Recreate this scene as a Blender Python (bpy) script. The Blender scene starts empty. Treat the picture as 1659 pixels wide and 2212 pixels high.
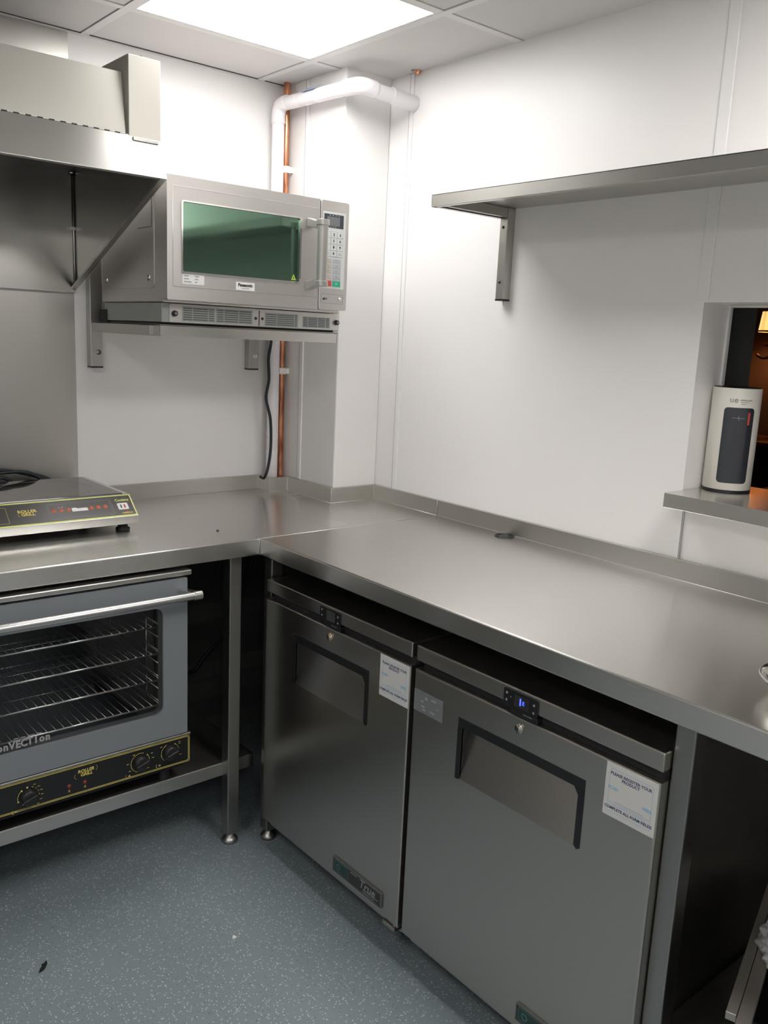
import bpy, bmesh, math, random
from mathutils import Vector, Matrix
random.seed(7)
SC = bpy.context.scene
COL = SC.collection

# ------------------------------------------------------------------ camera
CAM = Vector((-1.9619, -2.7228, 1.4978))
YAW, PITCH, ROLL, FPX = (math.radians(-40.2905), math.radians(-11.3398), math.radians(2.6228), 1874.5)
fw = Vector((-math.sin(YAW)*math.cos(PITCH), math.cos(YAW)*math.cos(PITCH), math.sin(PITCH)))
r0 = Vector((math.cos(YAW), math.sin(YAW), 0)); u0 = r0.cross(fw)
rt = r0*math.cos(ROLL)+u0*math.sin(ROLL); up = -r0*math.sin(ROLL)+u0*math.cos(ROLL)
cd = bpy.data.cameras.new('camera'); co = bpy.data.objects.new('camera', cd); COL.objects.link(co)
M3 = Matrix((rt, up, -fw)).transposed()
co.matrix_world = Matrix.Translation(CAM) @ M3.to_4x4()
cd.sensor_fit = 'HORIZONTAL'; cd.sensor_width = 36; cd.lens = FPX/1659*36; cd.clip_start = .02
SC.camera = co

# ------------------------------------------------------------------ world, view
w = bpy.data.worlds.new('world'); SC.world = w; w.use_nodes = True
w.node_tree.nodes['Background'].inputs[0].default_value = (.6, .62, .65, 1)
w.node_tree.nodes['Background'].inputs[1].default_value = .0
SC.view_settings.view_transform = 'Standard'; SC.view_settings.look = 'None'
SC.view_settings.gamma = 1; SC.view_settings.exposure = 0.97; SC.view_settings.use_curve_mapping = False
PANEL_A = 6.4      # light panel above the corner
PANEL_B = 12.0       # light panels further back in the kitchen
PANEL_C = 6.5       # the two furthest panels, dimmer
HC = 2.3273         # ceiling height
XT, YT = -.2963, -.3084   # ceiling grid lines
ZC, ZA = .9316, .8834     # worktop top / apron bottom
D1, D2 = -.6945, -.6953

# ------------------------------------------------------------------ materials
def nodes(name):
    m = bpy.data.materials.new(name); m.use_nodes = True
    nt = m.node_tree; return m, nt, nt.nodes['Principled BSDF']
def plain(name, col, rough=.5, metal=0., spec=.5, emit=None, es=0, trans=0, alpha=1, coat=0):
    m, nt, b = nodes(name)
    b.inputs['Base Color'].default_value = (*col, 1); b.inputs['Roughness'].default_value = rough
    b.inputs['Metallic'].default_value = metal; b.inputs['Specular IOR Level'].default_value = spec
    b.inputs['Transmission Weight'].default_value = trans; b.inputs['Alpha'].default_value = alpha
    b.inputs['Coat Weight'].default_value = coat
    if emit: b.inputs['Emission Color'].default_value = (*emit, 1); b.inputs['Emission Strength'].default_value = es
    # faint procedural variation so that nothing is perfectly uniform
    tc = nt.nodes.new('ShaderNodeTexCoord'); n = nt.nodes.new('ShaderNodeTexNoise'); n.inputs['Scale'].default_value = 9
    mr = nt.nodes.new('ShaderNodeMapRange'); mr.inputs['To Min'].default_value = max(0, rough-.04); mr.inputs['To Max'].default_value = min(1, rough+.04)
    nt.links.new(tc.outputs['Object'], n.inputs['Vector']); nt.links.new(n.outputs['Fac'], mr.inputs['Value'])
    nt.links.new(mr.outputs['Result'], b.inputs['Roughness'])
    return m
def steel(name, col=(.56, .55, .52), rough=.27, stretch=(1, 1, 40), scale=30, amp=.10, bump=.02, aniso=.0, smudge=.03, tan=None):
    """brushed steel: grain stretched across one axis, plus broad smudges in the gloss"""
    m, nt, b = nodes(name)
    N = nt.nodes; L = nt.links
    b.inputs['Metallic'].default_value = 1; b.inputs['Base Color'].default_value = (*col, 1)
    tc = N.new('ShaderNodeTexCoord'); mp = N.new('ShaderNodeMapping'); mp.inputs['Scale'].default_value = stretch
    n = N.new('ShaderNodeTexNoise'); n.inputs['Scale'].default_value = scale; n.inputs['Detail'].default_value = 3
    L.new(tc.outputs['Object'], mp.inputs['Vector']); L.new(mp.outputs['Vector'], n.inputs['Vector'])
    n2 = N.new('ShaderNodeTexNoise'); n2.inputs['Scale'].default_value = 3.5; n2.inputs['Detail'].default_value = 4
    L.new(tc.outputs['Object'], n2.inputs['Vector'])
    mr = N.new('ShaderNodeMapRange'); mr.inputs['From Min'].default_value = .3; mr.inputs['From Max'].default_value = .7
    mr.inputs['To Min'].default_value = rough-amp/2; mr.inputs['To Max'].default_value = rough+amp/2
    L.new(n.outputs['Fac'], mr.inputs['Value'])
    mr2 = N.new('ShaderNodeMapRange'); mr2.inputs['From Min'].default_value = .35; mr2.inputs['From Max'].default_value = .7
    mr2.inputs['To Min'].default_value = -smudge/2; mr2.inputs['To Max'].default_value = smudge
    L.new(n2.outputs['Fac'], mr2.inputs['Value'])
    ad = N.new('ShaderNodeMath'); ad.operation = 'ADD'; L.new(mr.outputs[0], ad.inputs[0]); L.new(mr2.outputs[0], ad.inputs[1])
    L.new(ad.outputs[0], b.inputs['Roughness'])
    bp = N.new('ShaderNodeBump'); bp.inputs['Strength'].default_value = bump; bp.inputs['Distance'].default_value = .002
    L.new(n.outputs['Fac'], bp.inputs['Height'])
    if bump >= .001: L.new(bp.outputs[0], b.inputs['Normal'])
    if tan:      # rough across the brushing, smooth along it
        b.inputs['Anisotropic'].default_value = aniso
        cv = N.new('ShaderNodeCombineXYZ')
        for i in range(3): cv.inputs[i].default_value = tan[i]+(.013, .021, .017)[i]
        ge = N.new('ShaderNodeNewGeometry'); vm = N.new('ShaderNodeVectorMath'); vm.operation = 'CROSS_PRODUCT'
        L.new(ge.outputs['Normal'], vm.inputs[0]); L.new(cv.outputs[0], vm.inputs[1]); nz = N.new('ShaderNodeVectorMath'); nz.operation = 'NORMALIZE'; L.new(vm.outputs[0], nz.inputs[0]); L.new(nz.outputs[0], b.inputs['Tangent'])
    return m
def noisebump(m, scale, strength, dist=.001, detail=3):
    nt = m.node_tree; b = nt.nodes['Principled BSDF']
    tc = nt.nodes.new('ShaderNodeTexCoord'); n = nt.nodes.new('ShaderNodeTexNoise'); n.inputs['Scale'].default_value = scale; n.inputs['Detail'].default_value = detail
    bp = nt.nodes.new('ShaderNodeBump'); bp.inputs['Strength'].default_value = strength; bp.inputs['Distance'].default_value = dist
    nt.links.new(tc.outputs['Object'], n.inputs['Vector']); nt.links.new(n.outputs['Fac'], bp.inputs['Height']); nt.links.new(bp.outputs[0], b.inputs['Normal'])
    return m
M = {}
M['wall'] = noisebump(plain('white_cladding', (.80, .785, .775), .38, spec=.4), 2.2, .25, .004)
M['trim'] = plain('white_trim', (.80, .79, .785), .35)
M['trimd'] = plain('silicone_line', (.42, .40, .40), .5)
M['tile'] = noisebump(plain('ceiling_tile', (.60, .585, .575), .8), 260, .25, .001)
M['tbar'] = plain('ceiling_bar', (.66, .645, .635), .5)
M['void'] = plain('void_dark', (.05, .05, .05), .9)
M['diff'] = plain('light_diffuser', (.9, .9, .9), .5, emit=(1, .985, .97), es=PANEL_A)
M['diffb'] = plain('light_diffuser_back', (.9, .9, .9), .5, emit=(1, .97, .94), es=PANEL_B)
M['diffc'] = plain('light_diffuser_far', (.9, .9, .9), .5, emit=(1, .97, .94), es=PANEL_C)
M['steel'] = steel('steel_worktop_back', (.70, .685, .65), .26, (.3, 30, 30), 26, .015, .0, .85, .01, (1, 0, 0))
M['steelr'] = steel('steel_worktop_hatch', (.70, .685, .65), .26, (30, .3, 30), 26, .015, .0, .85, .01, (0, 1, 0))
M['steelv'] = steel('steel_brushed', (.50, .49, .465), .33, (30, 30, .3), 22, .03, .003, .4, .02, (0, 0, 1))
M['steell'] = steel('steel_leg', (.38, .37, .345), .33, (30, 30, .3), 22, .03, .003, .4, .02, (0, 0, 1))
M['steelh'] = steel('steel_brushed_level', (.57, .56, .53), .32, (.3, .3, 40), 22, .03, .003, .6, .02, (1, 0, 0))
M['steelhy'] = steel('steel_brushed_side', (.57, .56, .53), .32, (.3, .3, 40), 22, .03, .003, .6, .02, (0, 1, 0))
M['steelm'] = steel('steel_microwave', (.60, .58, .56), .40, (.3, .3, 60), 26, .04, .003, .5, .02, (1, 0, 0))
M['steeld'] = steel('steel_fridge', (.53, .50, .455), .28, (.3, .3, 60), 22, .0, .0, .45, .012, (0, 1, 0))
M['steelc'] = steel('steel_canopy', (.50, .49, .465), .24, (30, 30, .3), 22, .01, .002, .4, .02, (1, 0, 0))
M['steelpanel'] = steel('steel_splash', (.50, .485, .46), .36, (.3, .3, 30), 12, .03, .003)
M['steelp'] = plain('coated_steel', (.62, .60, .545), .42, metal=.75)
M['seam'] = plain('joint_line', (.62, .61, .58), .3, metal=.6)
M['galv'] = plain('galvanised', (.36, .39, .37), .42, metal=.85)
M['chrome'] = plain('chrome', (.75, .74, .72), .12, metal=1)
M['alu'] = plain('satin_aluminium', (.72, .71, .69), .25, metal=1)
M['grip'] = plain('handle_silver', (.46, .45, .43), .36, metal=.7)
M['black'] = plain('black_plastic', (.012, .012, .013), .38)
M['blackm'] = plain('black_rubber', (.010, .010, .011), .6)
M['cable'] = plain('cable_black', (.010, .013, .018), .42)
M['pvc'] = plain('white_pipe', (.80, .775, .80), .28)
M['clipm'] = plain('clip_white', (.80, .78, .74), .4)
M['blue'] = plain('label_blue', (.25, .36, .62), .5)
M['paint'] = plain('oven_paint', (.205, .222, .240), .42)
M['glassd'] = plain('green_tint_glass', (.15, .25, .185), .07, metal=1)
M['glassb'] = plain('black_glass', (.035, .035, .033), .06, spec=.9)
M['rub'] = plain('enamel_dark', (.025, .025, .027), .35, metal=.4)
M['wire'] = plain('chrome_wire', (.88, .87, .85), .22, metal=1)
M['yellow'] = plain('print_yellow', (.75, .62, .16), .5)
M['lime'] = plain('print_lime', (.75, .78, .22), .5)
M['pblack'] = plain('panel_black', (.012, .012, .013), .3)
M['pgrey'] = plain('panel_dark_grey', (.060, .055, .050), .3)
M['orange'] = plain('button_orange', (.62, .15, .07), .4)
M['redd'] = plain('pilot_red', (.20, .035, .02), .3)
M['white'] = plain('label_white', (.78, .77, .75), .4)
M['paper'] = plain('label_paper', (.70, .69, .66), .5)
M['navy'] = plain('ink_navy', (.05, .055, .16), .6)
M['sky'] = plain('ink_light_blue', (.25, .52, .72), .6)
M['grey'] = plain('ink_grey', (.33, .33, .33), .6)
M['lgrey'] = plain('print_silver', (.30, .30, .30), .4)
M['pad'] = plain('keypad_silver', (.58, .60, .58), .4)
M['padb'] = plain('keypad_bluegrey', (.42, .45, .48), .4)
M['padt'] = plain('keypad_beige', (.50, .45, .39), .4)
M['red'] = plain('key_red', (.55, .07, .06), .4)
M['green'] = plain('key_green', (.03, .38, .24), .4)
M['lcd'] = plain('lcd_grey', (.14, .15, .16), .25)
M['lcdd'] = plain('lcd_dark', (.035, .04, .05), .2)
M['teal'] = plain('badge_teal', (.02, .055, .048), .4)
M['tealp'] = plain('badge_teal_print', (.10, .24, .25), .4)
M['plate'] = plain('badge_dark', (.035, .036, .036), .4)
M['frame'] = plain('badge_silver', (.20, .20, .195), .4, metal=.6)
M['digit'] = plain('digit_blue', (.02, .02, .3), .4, emit=(.03, .06, 1.), es=2.5)
M['warn'] = plain('warning_yellow', (.42, .60, .05), .5)
M['film'] = plain('plastic_film', (.20, .21, .22), .25)
M['brass'] = plain('lock_brass', (.62, .52, .38), .22, metal=1)
M['zinc'] = plain('lock_zinc', (.50, .48, .44), .25, metal=1)
M['boxw'] = plain('carton_white', (.74, .715, .65), .42)
M['boxd'] = plain('carton_window', (.032, .036, .045), .16, spec=.7)
M['bardark'] = plain('bar_dark', (.035, .034, .034), .6)
M['pier'] = plain('pier_grey', (.10, .10, .10), .6)
M['barwall'] = plain('bar_wall_brown', (.075, .045, .03), .55)
M['wood'] = plain('bar_wood', (.28, .12, .045), .35)
M['woodd'] = plain('bar_wood_dark', (.055, .03, .02), .4)
M['iron'] = plain('lamp_bronze', (.06, .035, .02), .35, metal=.7)
M['cream'] = plain('candle_cream', (.75, .55, .38), .5, emit=(1, .6, .35), es=.12)
M['alu2'] = plain('dull_steel', (.46, .43, .38), .42, metal=.8)
M['bag'] = plain('thin_plastic', (.42, .42, .42), .25, trans=.15)
M['seal'] = plain('seal_grey', (.10, .10, .10), .5)
# copper with tarnish
m, nt, b = nodes('copper'); b.inputs['Metallic'].default_value = 1
tc = nt.nodes.new('ShaderNodeTexCoord'); mp = nt.nodes.new('ShaderNodeMapping'); mp.inputs['Scale'].default_value = (25, 25, 4)
n = nt.nodes.new('ShaderNodeTexNoise'); n.inputs['Scale'].default_value = 2.2; n.inputs['Detail'].default_value = 5
cr = nt.nodes.new('ShaderNodeValToRGB'); cr.color_ramp.elements[0].position = .35; cr.color_ramp.elements[0].color = (.28, .10, .05, 1)
cr.color_ramp.elements[1].position = .62; cr.color_ramp.elements[1].color = (.80, .40, .24, 1)
nt.links.new(tc.outputs['Object'], mp.inputs[0]); nt.links.new(mp.outputs[0], n.inputs['Vector']); nt.links.new(n.outputs['Fac'], cr.inputs[0]); nt.links.new(cr.outputs[0], b.inputs['Base Color'])
b.inputs['Roughness'].default_value = .28; M['copper'] = m
# safety floor: blue grey vinyl with pale and dark flecks
m, nt, b = nodes('safety_floor'); N = nt.nodes; L = nt.links
tc = N.new('ShaderNodeTexCoord')
nb = N.new('ShaderNodeTexNoise'); nb.inputs['Scale'].default_value = 3.0; nb.inputs['Detail'].default_value = 4; L.new(tc.outputs['Object'], nb.inputs['Vector'])
cb = N.new('ShaderNodeValToRGB'); cb.color_ramp.elements[0].color = (.185, .228, .250, 1); cb.color_ramp.elements[1].color = (.220, .265, .285, 1); L.new(nb.outputs['Fac'], cb.inputs[0])
prev = cb.outputs[0]
for sc, thr, colr, seed in ((165, .70, (.42, .47, .49, 1), 0), (230, .78, (.58, .62, .62, 1), 5), (230, .80, (.10, .12, .13, 1), 11)):
    mp = N.new('ShaderNodeMapping'); mp.inputs['Location'].default_value = (seed, seed*.7, 0); L.new(tc.outputs['Object'], mp.inputs[0])
    v = N.new('ShaderNodeTexVoronoi'); v.inputs['Scale'].default_value = sc; L.new(mp.outputs[0], v.inputs['Vector'])
    wn = N.new('ShaderNodeSeparateColor'); L.new(v.outputs['Color'], wn.inputs[0])
    g = N.new('ShaderNodeMath'); g.operation = 'GREATER_THAN'; g.inputs[1].default_value = thr+.12; L.new(wn.outputs[0], g.inputs[0])
    d = N.new('ShaderNodeMath'); d.operation = 'LESS_THAN'; d.inputs[1].default_value = .34; L.new(v.outputs['Distance'], d.inputs[0])
    mu = N.new('ShaderNodeMath'); mu.operation = 'MULTIPLY'; L.new(g.outputs[0], mu.inputs[0]); L.new(d.outputs[0], mu.inputs[1])
    mx = N.new('ShaderNodeMix'); mx.data_type = 'RGBA'; L.new(mu.outputs[0], mx.inputs['Factor']); L.new(prev, mx.inputs['A']); mx.inputs['B'].default_value = colr
    prev = mx.outputs['Result']
L.new(prev, b.inputs['Base Color']); b.inputs['Roughness'].default_value = .45
bp = N.new('ShaderNodeBump'); bp.inputs['Strength'].default_value = .15; bp.inputs['Distance'].default_value = .001
n3 = N.new('ShaderNodeTexNoise'); n3.inputs['Scale'].default_value = 160; L.new(tc.outputs['Object'], n3.inputs['Vector']); L.new(n3.outputs['Fac'], bp.inputs['Height']); L.new(bp.outputs[0], b.inputs['Normal'])
M['floor'] = m
# grey blockwork under the worktops
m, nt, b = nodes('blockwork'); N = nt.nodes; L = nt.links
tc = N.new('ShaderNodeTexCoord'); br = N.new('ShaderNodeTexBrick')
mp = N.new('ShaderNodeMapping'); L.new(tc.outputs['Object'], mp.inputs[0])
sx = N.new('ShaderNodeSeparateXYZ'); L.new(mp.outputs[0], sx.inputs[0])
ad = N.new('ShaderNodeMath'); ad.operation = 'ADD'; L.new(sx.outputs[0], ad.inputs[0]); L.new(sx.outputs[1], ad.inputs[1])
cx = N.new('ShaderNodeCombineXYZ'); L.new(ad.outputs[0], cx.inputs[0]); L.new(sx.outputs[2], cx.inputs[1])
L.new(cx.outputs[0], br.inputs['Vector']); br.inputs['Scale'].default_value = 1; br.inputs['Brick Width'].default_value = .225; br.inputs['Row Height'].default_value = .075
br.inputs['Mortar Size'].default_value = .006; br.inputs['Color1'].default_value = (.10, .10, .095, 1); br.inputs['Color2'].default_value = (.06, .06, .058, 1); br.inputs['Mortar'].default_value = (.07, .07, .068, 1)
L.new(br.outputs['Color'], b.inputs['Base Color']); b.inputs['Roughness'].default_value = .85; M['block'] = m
# pleated lampshade: lit from within
m, nt, b = nodes('pleated_shade'); N = nt.nodes; L = nt.links
tc = N.new('ShaderNodeTexCoord'); sx = N.new('ShaderNodeSeparateXYZ'); L.new(tc.outputs['Object'], sx.inputs[0])
n = N.new('ShaderNodeTexNoise'); n.inputs['Scale'].default_value = 30; mp = N.new('ShaderNodeMapping'); mp.inputs['Scale'].default_value = (1, 1, .1)
L.new(tc.outputs['Object'], mp.inputs[0]); L.new(mp.outputs[0], n.inputs['Vector'])
cr = N.new('ShaderNodeValToRGB'); cr.color_ramp.elements[0].position = .35; cr.color_ramp.elements[0].color = (.75, .22, .06, 1); cr.color_ramp.elements[1].position = .62; cr.color_ramp.elements[1].color = (1, .62, .20, 1)
L.new(n.outputs['Fac'], cr.inputs[0]); L.new(cr.outputs[0], b.inputs['Emission Color']); b.inputs['Emission Strength'].default_value = .62
b.inputs['Base Color'].default_value = (.7, .4, .2, 1); M['shade'] = m

# ------------------------------------------------------------------ mesh helpers
def rrect(a0, a1, b0, b1, r=0., k=5):
    """rounded rectangle, always 4*k points"""
    pts = []
    r = max(r, 1e-5)
    for (ca, cb, s) in ((a1-r, b1-r, 0), (a0+r, b1-r, 90), (a0+r, b0+r, 180), (a1-r, b0+r, 270)):
        for i in range(k):
            t = math.radians(s+90*i/(k-1)); pts.append((ca+r*math.cos(t), cb+r*math.sin(t)))
    return pts
AX = {'x': lambda d, a, b: (d, a, b), 'y': lambda d, a, b: (a, d, b), 'z': lambda d, a, b: (a, b, d)}
class MB:
    def __init__(s): s.bm = bmesh.new(); s.mats = []
    def add(s, t, mat, smooth=False, mx=None):
        if mat not in s.mats: s.mats.append(mat)
        i = s.mats.index(mat)
        if mx is not None: bmesh.ops.transform(t, matrix=mx, verts=t.verts)
        bmesh.ops.recalc_face_normals(t, faces=t.faces)
        for f in t.faces: f.material_index = i; f.smooth = smooth
        me = bpy.data.meshes.new('tmp'); t.to_mesh(me); t.free(); s.bm.from_mesh(me); bpy.data.meshes.remove(me)
        return s
    def box(s, mat, x, y, z, bev=0., seg=2, mx=None):
        t = bmesh.new(); bmesh.ops.create_cube(t, size=1)
        x, y, z = sorted(x), sorted(y), sorted(z)
        for v in t.verts:
            v.co = Vector((x[0]+(x[1]-x[0])*(v.co.x+.5), y[0]+(y[1]-y[0])*(v.co.y+.5), z[0]+(z[1]-z[0])*(v.co.z+.5)))
        if bev: bmesh.ops.bevel(t, geom=list(t.edges), offset=bev, segments=seg, affect='EDGES', profile=.5)
        return s.add(t, mat, bool(bev), mx) if False else s.add(t, mat, False, mx)
    def prism(s, mat, axis, pts, d0, d1, bev=0., seg=2, mx=None, smooth=False):
        t = bmesh.new(); f = AX[axis]
        a = [t.verts.new(f(d0, *p)) for p in pts]; b = [t.verts.new(f(d1, *p)) for p in pts]
        t.faces.new(a); t.faces.new(b[::-1])
        for i in range(len(pts)): t.faces.new((a[i], b[i], b[(i+1) % len(pts)], a[(i+1) % len(pts)]))
        bmesh.ops.recalc_face_normals(t, faces=t.faces)
        if bev: bmesh.ops.bevel(t, geom=list(t.edges), offset=bev, segments=seg, affect='EDGES', profile=.5)
        return s.add(t, mat, smooth, mx)
    def ring(s, mat, axis, outer, inner, d0, d1, mx=None):
        t = bmesh.new(); f = AX[axis]; n = len(outer)
        A = [[t.verts.new(f(d, *p)) for p in pp] for pp in (outer, inner) for d in (d0, d1)]
        for P, Q in ((A[0], A[2]), (A[1], A[3]), (A[0], A[1]), (A[2], A[3])):
            for i in range(n):
                j = (i+1) % n
                t.faces.new((P[i], P[j], Q[j], Q[i]))
        return s.add(t, mat, False, mx)
    def quad(s, mat, pts):
        t = bmesh.new(); t.faces.new([t.verts.new(p) for p in pts]); 
        if mat not in s.mats: s.mats.append(mat)
        return s.add(t, mat)
    def cyl(s, mat, p0, p1, r0, r1=None, seg=28, mx=None):
        r1 = r0 if r1 is None else r1
        p0, p1 = Vector(p0), Vector(p1); d = p1-p0
        t = bmesh.new(); bmesh.ops.create_cone(t, cap_ends=True, cap_tris=False, segments=seg, radius1=r0, radius2=r1, depth=d.length)
        bmesh.ops.transform(t, matrix=Matrix.Translation((p0+p1)/2) @ d.to_track_quat('Z', 'Y').to_matrix().to_4x4(), verts=t.verts)
        for e in t.edges: pass
        if mat not in s.mats: s.mats.append(mat)
        i = s.mats.index(mat)
        if mx is not None: bmesh.ops.transform(t, matrix=mx, verts=t.verts)
        bmesh.ops.recalc_face_normals(t, faces=t.faces)
        for f in t.faces: f.material_index = i; f.smooth = len(f.verts) == 4 and seg > 8
        for e in t.edges:
            if len(e.link_faces) == 2 and e.link_faces[0].smooth != e.link_faces[1].smooth: e.smooth = False
        me = bpy.data.meshes.new('tmp'); t.to_mesh(me); t.free(); s.bm.from_mesh(me); bpy.data.meshes.remove(me)
        return s
    def lathe(s, mat, c, prof, seg=32, mx=None, axis=None):
        t = bmesh.new(); rings = []
        for r, z in prof:
            if r < 1e-6: rings.append([t.verts.new((0, 0, z))])
            else: rings.append([t.verts.new((r*math.cos(2*math.pi*i/seg), r*math.sin(2*math.pi*i/seg), z)) for i in range(seg)])
        for A, B in zip(rings, rings[1:]):
            for i in range(seg):
                j = (i+1) % seg
                if len(A) == 1 and len(B) == 1: break
                if len(A) == 1: t.faces.new((A[0], B[i], B[j]))
                elif len(B) == 1: t.faces.new((A[i], A[j], B[0]))
                else: t.faces.new((A[i], A[j], B[j], B[i]))
        T = Matrix.Translation(c)
        if axis is not None: T = T @ Vector(axis).to_track_quat('Z', 'Y').to_matrix().to_4x4()
        if mx is not None: T = mx @ T
        return s.add(t, mat, True, T)
    def tube(s, mat, pts, r, seg=12, sub=8, smooth=True, closed=False):
        P = [Vector(p) for p in pts]
        if sub > 1 and len(P) > 2:
            Q = []
            for i in range(len(P)-1):
                a, b_, c, d = P[max(i-1, 0)], P[i], P[i+1], P[min(i+2, len(P)-1)]
                for k in range(sub):
                    u = k/sub
                    Q.append(.5*((2*b_)+(c-a)*u+(2*a-5*b_+4*c-d)*u*u+(3*b_-a-3*c+d)*u**3))
            Q.append(P[-1]); P = Q
        t = bmesh.new(); rings = []
        tan = (P[1]-P[0]).normalized(); nrm = tan.orthogonal().normalized()
        for i, p in enumerate(P):
            tn = (P[min(i+1, len(P)-1)]-P[max(i-1, 0)]).normalized()
            nrm = (nrm-tn*nrm.dot(tn)).normalized(); bn = tn.cross(nrm)
            rings.append([t.verts.new(p+nrm*r*math.cos(2*math.pi*k/seg)+bn*r*math.sin(2*math.pi*k/seg)) for k in range(seg)])
        for A, B in zip(rings, rings[1:]):
            for i in range(seg): t.faces.new((A[i], A[(i+1) % seg], B[(i+1) % seg], B[i]))
        t.faces.new(rings[0]); t.faces.new(rings[-1])
        return s.add(t, mat, smooth)
    def text(s, mat, txt, size, o, xd=(1, 0, 0), yd=(0, 0, 1), align='CENTER', ext=.0003, bold=0., shear=0., sx=1.):
        c = bpy.data.curves.new('t', 'FONT'); c.body = txt; c.size = size; c.align_x = align; c.align_y = 'CENTER'
        c.extrude = ext; c.offset = bold; c.shear = shear; c.resolution_u = 3
        ob = bpy.data.objects.new('t', c); me = bpy.data.meshes.new_from_object(ob)
        t = bmesh.new(); t.from_mesh(me); bpy.data.objects.remove(ob); bpy.data.curves.remove(c); bpy.data.meshes.remove(me)
        xd, yd = Vector(xd), Vector(yd); nd = xd.cross(yd)
        mx = Matrix.Translation(o) @ Matrix((xd*sx, yd, nd)).transposed().to_4x4()
        if mat not in s.mats: s.mats.append(mat)
        bmesh.ops.transform(t, matrix=mx, verts=t.verts)
        for f in t.faces: f.material_index = s.mats.index(mat)
        me = bpy.data.meshes.new('tmp'); t.to_mesh(me); t.free(); s.bm.from_mesh(me); bpy.data.meshes.remove(me)
        return s
    def done(s, name, base=(0, 0, 0)):
        me = bpy.data.meshes.new(name); bmesh.ops.translate(s.bm, vec=-Vector(base), verts=s.bm.verts)
        s.bm.to_mesh(me); s.bm.free()
        for k in s.mats: me.materials.append(M[k])
        return me
def part(name, mb, parent, label=None):
    """one mesh under its thing (or under a part of it)"""
    root = parent
    while root.parent: root = root.parent
    o = bpy.data.objects.new(name, mb.done(name, root.location)); COL.objects.link(o); o.parent = parent
    if label: o['label'] = label
    return o
def thing(name, label, cat, loc=(0, 0, 0), group=None):
    o = bpy.data.objects.new(name, None); o.location = loc; o.empty_display_size = .05; COL.objects.link(o)
    o['label'] = label; o['category'] = cat
    if group: o['group'] = group
    return o
def single(name, mb, label, cat, loc=(0, 0, 0), group=None, kind=None):
    o = bpy.data.objects.new(name, mb.done(name, loc)); o.location = loc; COL.objects.link(o)
    o['label'] = label; o['category'] = cat
    if group: o['group'] = group
    if kind: o['kind'] = kind
    return o
def struct(name, mb, label=None):
    o = bpy.data.objects.new(name, mb.done(name)); COL.objects.link(o); o['kind'] = 'structure'
    if label: o['label'] = label
    return o
NX, UZ = (0, -1, 0), (0, 0, 1)      # reading direction on faces that look along -x

# ================================================================== SETTING
XL, YB, = -3.3, -4.6               # far sides of the kitchen
struct('floor', MB().box('floor', (XL-.1, .1), (YB-.1, .1), (-.1, 0)))
mb = MB().box('wall', (XL-.1, .12), (0, .1), (ZA-.02, 2.6)); struct('wall_back', mb)
mb = MB().box('block', (XL-.1, .12), (0, .1), (0, ZA-.02)); struct('wall_back_lower', mb)
# right wall with the serving hatch cut out of it
HY0, HY1, HZ0, HZ1, WT = -1.563, -2.75, 1.155, 1.616, .125
mb = MB()
mb.box('wall', (0, WT), (YB-.1, HY1), (ZA-.02, 2.6)); mb.box('wall', (0, WT), (HY0, 0), (ZA-.02, 2.6))
mb.box('wall', (0, WT), (HY1, HY0), (ZA-.02, HZ0-.036)); mb.box('wall', (0, WT), (HY1, HY0), (HZ1, 2.6))
struct('wall_right', mb)
struct('wall_right_lower', MB().box('block', (0, WT), (YB-.1, 0), (0, ZA-.02)))
struct('wall_left', MB().box('wall', (XL-.1, XL), (YB-.1, 0), (0, 2.6)))
struct('wall_front', MB().box('wall', (XL-.1, WT), (YB-.1, YB), (0, 2.6)))
struct('wall_column', MB().box('wall', (-.187, 0), (-.3505, 0), (ZC-.03, 2.5), bev=.004, seg=3).box('block', (-.187, 0), (-.3505, 0), (0, ZC-.03)))
# hatch lining bead around the far side
mb = MB()
mb.box('trim', (.112, .128), (HY0-.007, HY0), (HZ0, HZ1), .002); mb.box('trim', (.112, .128), (HY1, HY0-.007), (HZ1-.006, HZ1), .002)
struct('window_1', mb, 'white frame lining the serving hatch')
# cladding joints
struct('trim_1', MB().box('trim', (-.004, 0), (-.466, -.448), (.98, HC)).box('trimd', (-.0045, -.0005), (-.4485, -.4470), (.98, HC)))
struct('trim_2', MB().box('trim', (-.004, 0), (-1.575, -1.545), (HZ1+.004, HC), .0015).box('trim', (-.004, 0), (-1.572, -1.560), (.982, HZ0-.05)).box('trimd', (-.0045, -.0005), (-1.5765, -1.5735), (.982, 1.12)))
struct('trim_3', MB().box('trim', (-.1915, -.186), (-.152, -.134), (.98, HC), .0015).box('trimd', (-.192, -.1865), (-.1350, -.1335), (.98, HC)))

# ceiling: tiles laid in a grid of bars
CE = MB().box('void', (XL-.1, WT), (YB-.1, .1), (HC+.03, HC+.06))
BR = MB()
xs = [XT+.6]+[XT-.6*k for k in range(0, 6)]; ys = [YT+.6]+[YT-.6*k for k in range(0, 8)]
LIGHTS = {(1, 1): 'diff', (1, 4): 'diffb', (4, 3): 'diffc', (4, 6): 'diffc'}
for i in range(len(xs)-1):
    for j in range(len(ys)-1):
        x1, x0, y1, y0 = xs[i], xs[i+1], ys[j], ys[j+1]
        x1, y1, x0, y0 = min(x1, .02), min(y1, .02), max(x0, XL-.02), max(y0, YB-.02)
        if (i, j) in LIGHTS or x1-x0 < .03 or y1-y0 < .03: continue
        a = .0135
        CE.box('tile', (x0+a, x1-(a if x1 < 0 else 0)), (y0+a, y1-(a if y1 < 0 else 0)), (HC+.003, HC+.016), .0015)
struct('ceiling', CE)
for x in xs[1:]: BR.box('tbar', (x-.012, x+.012), (YB, 0), (HC, HC+.004))
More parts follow.
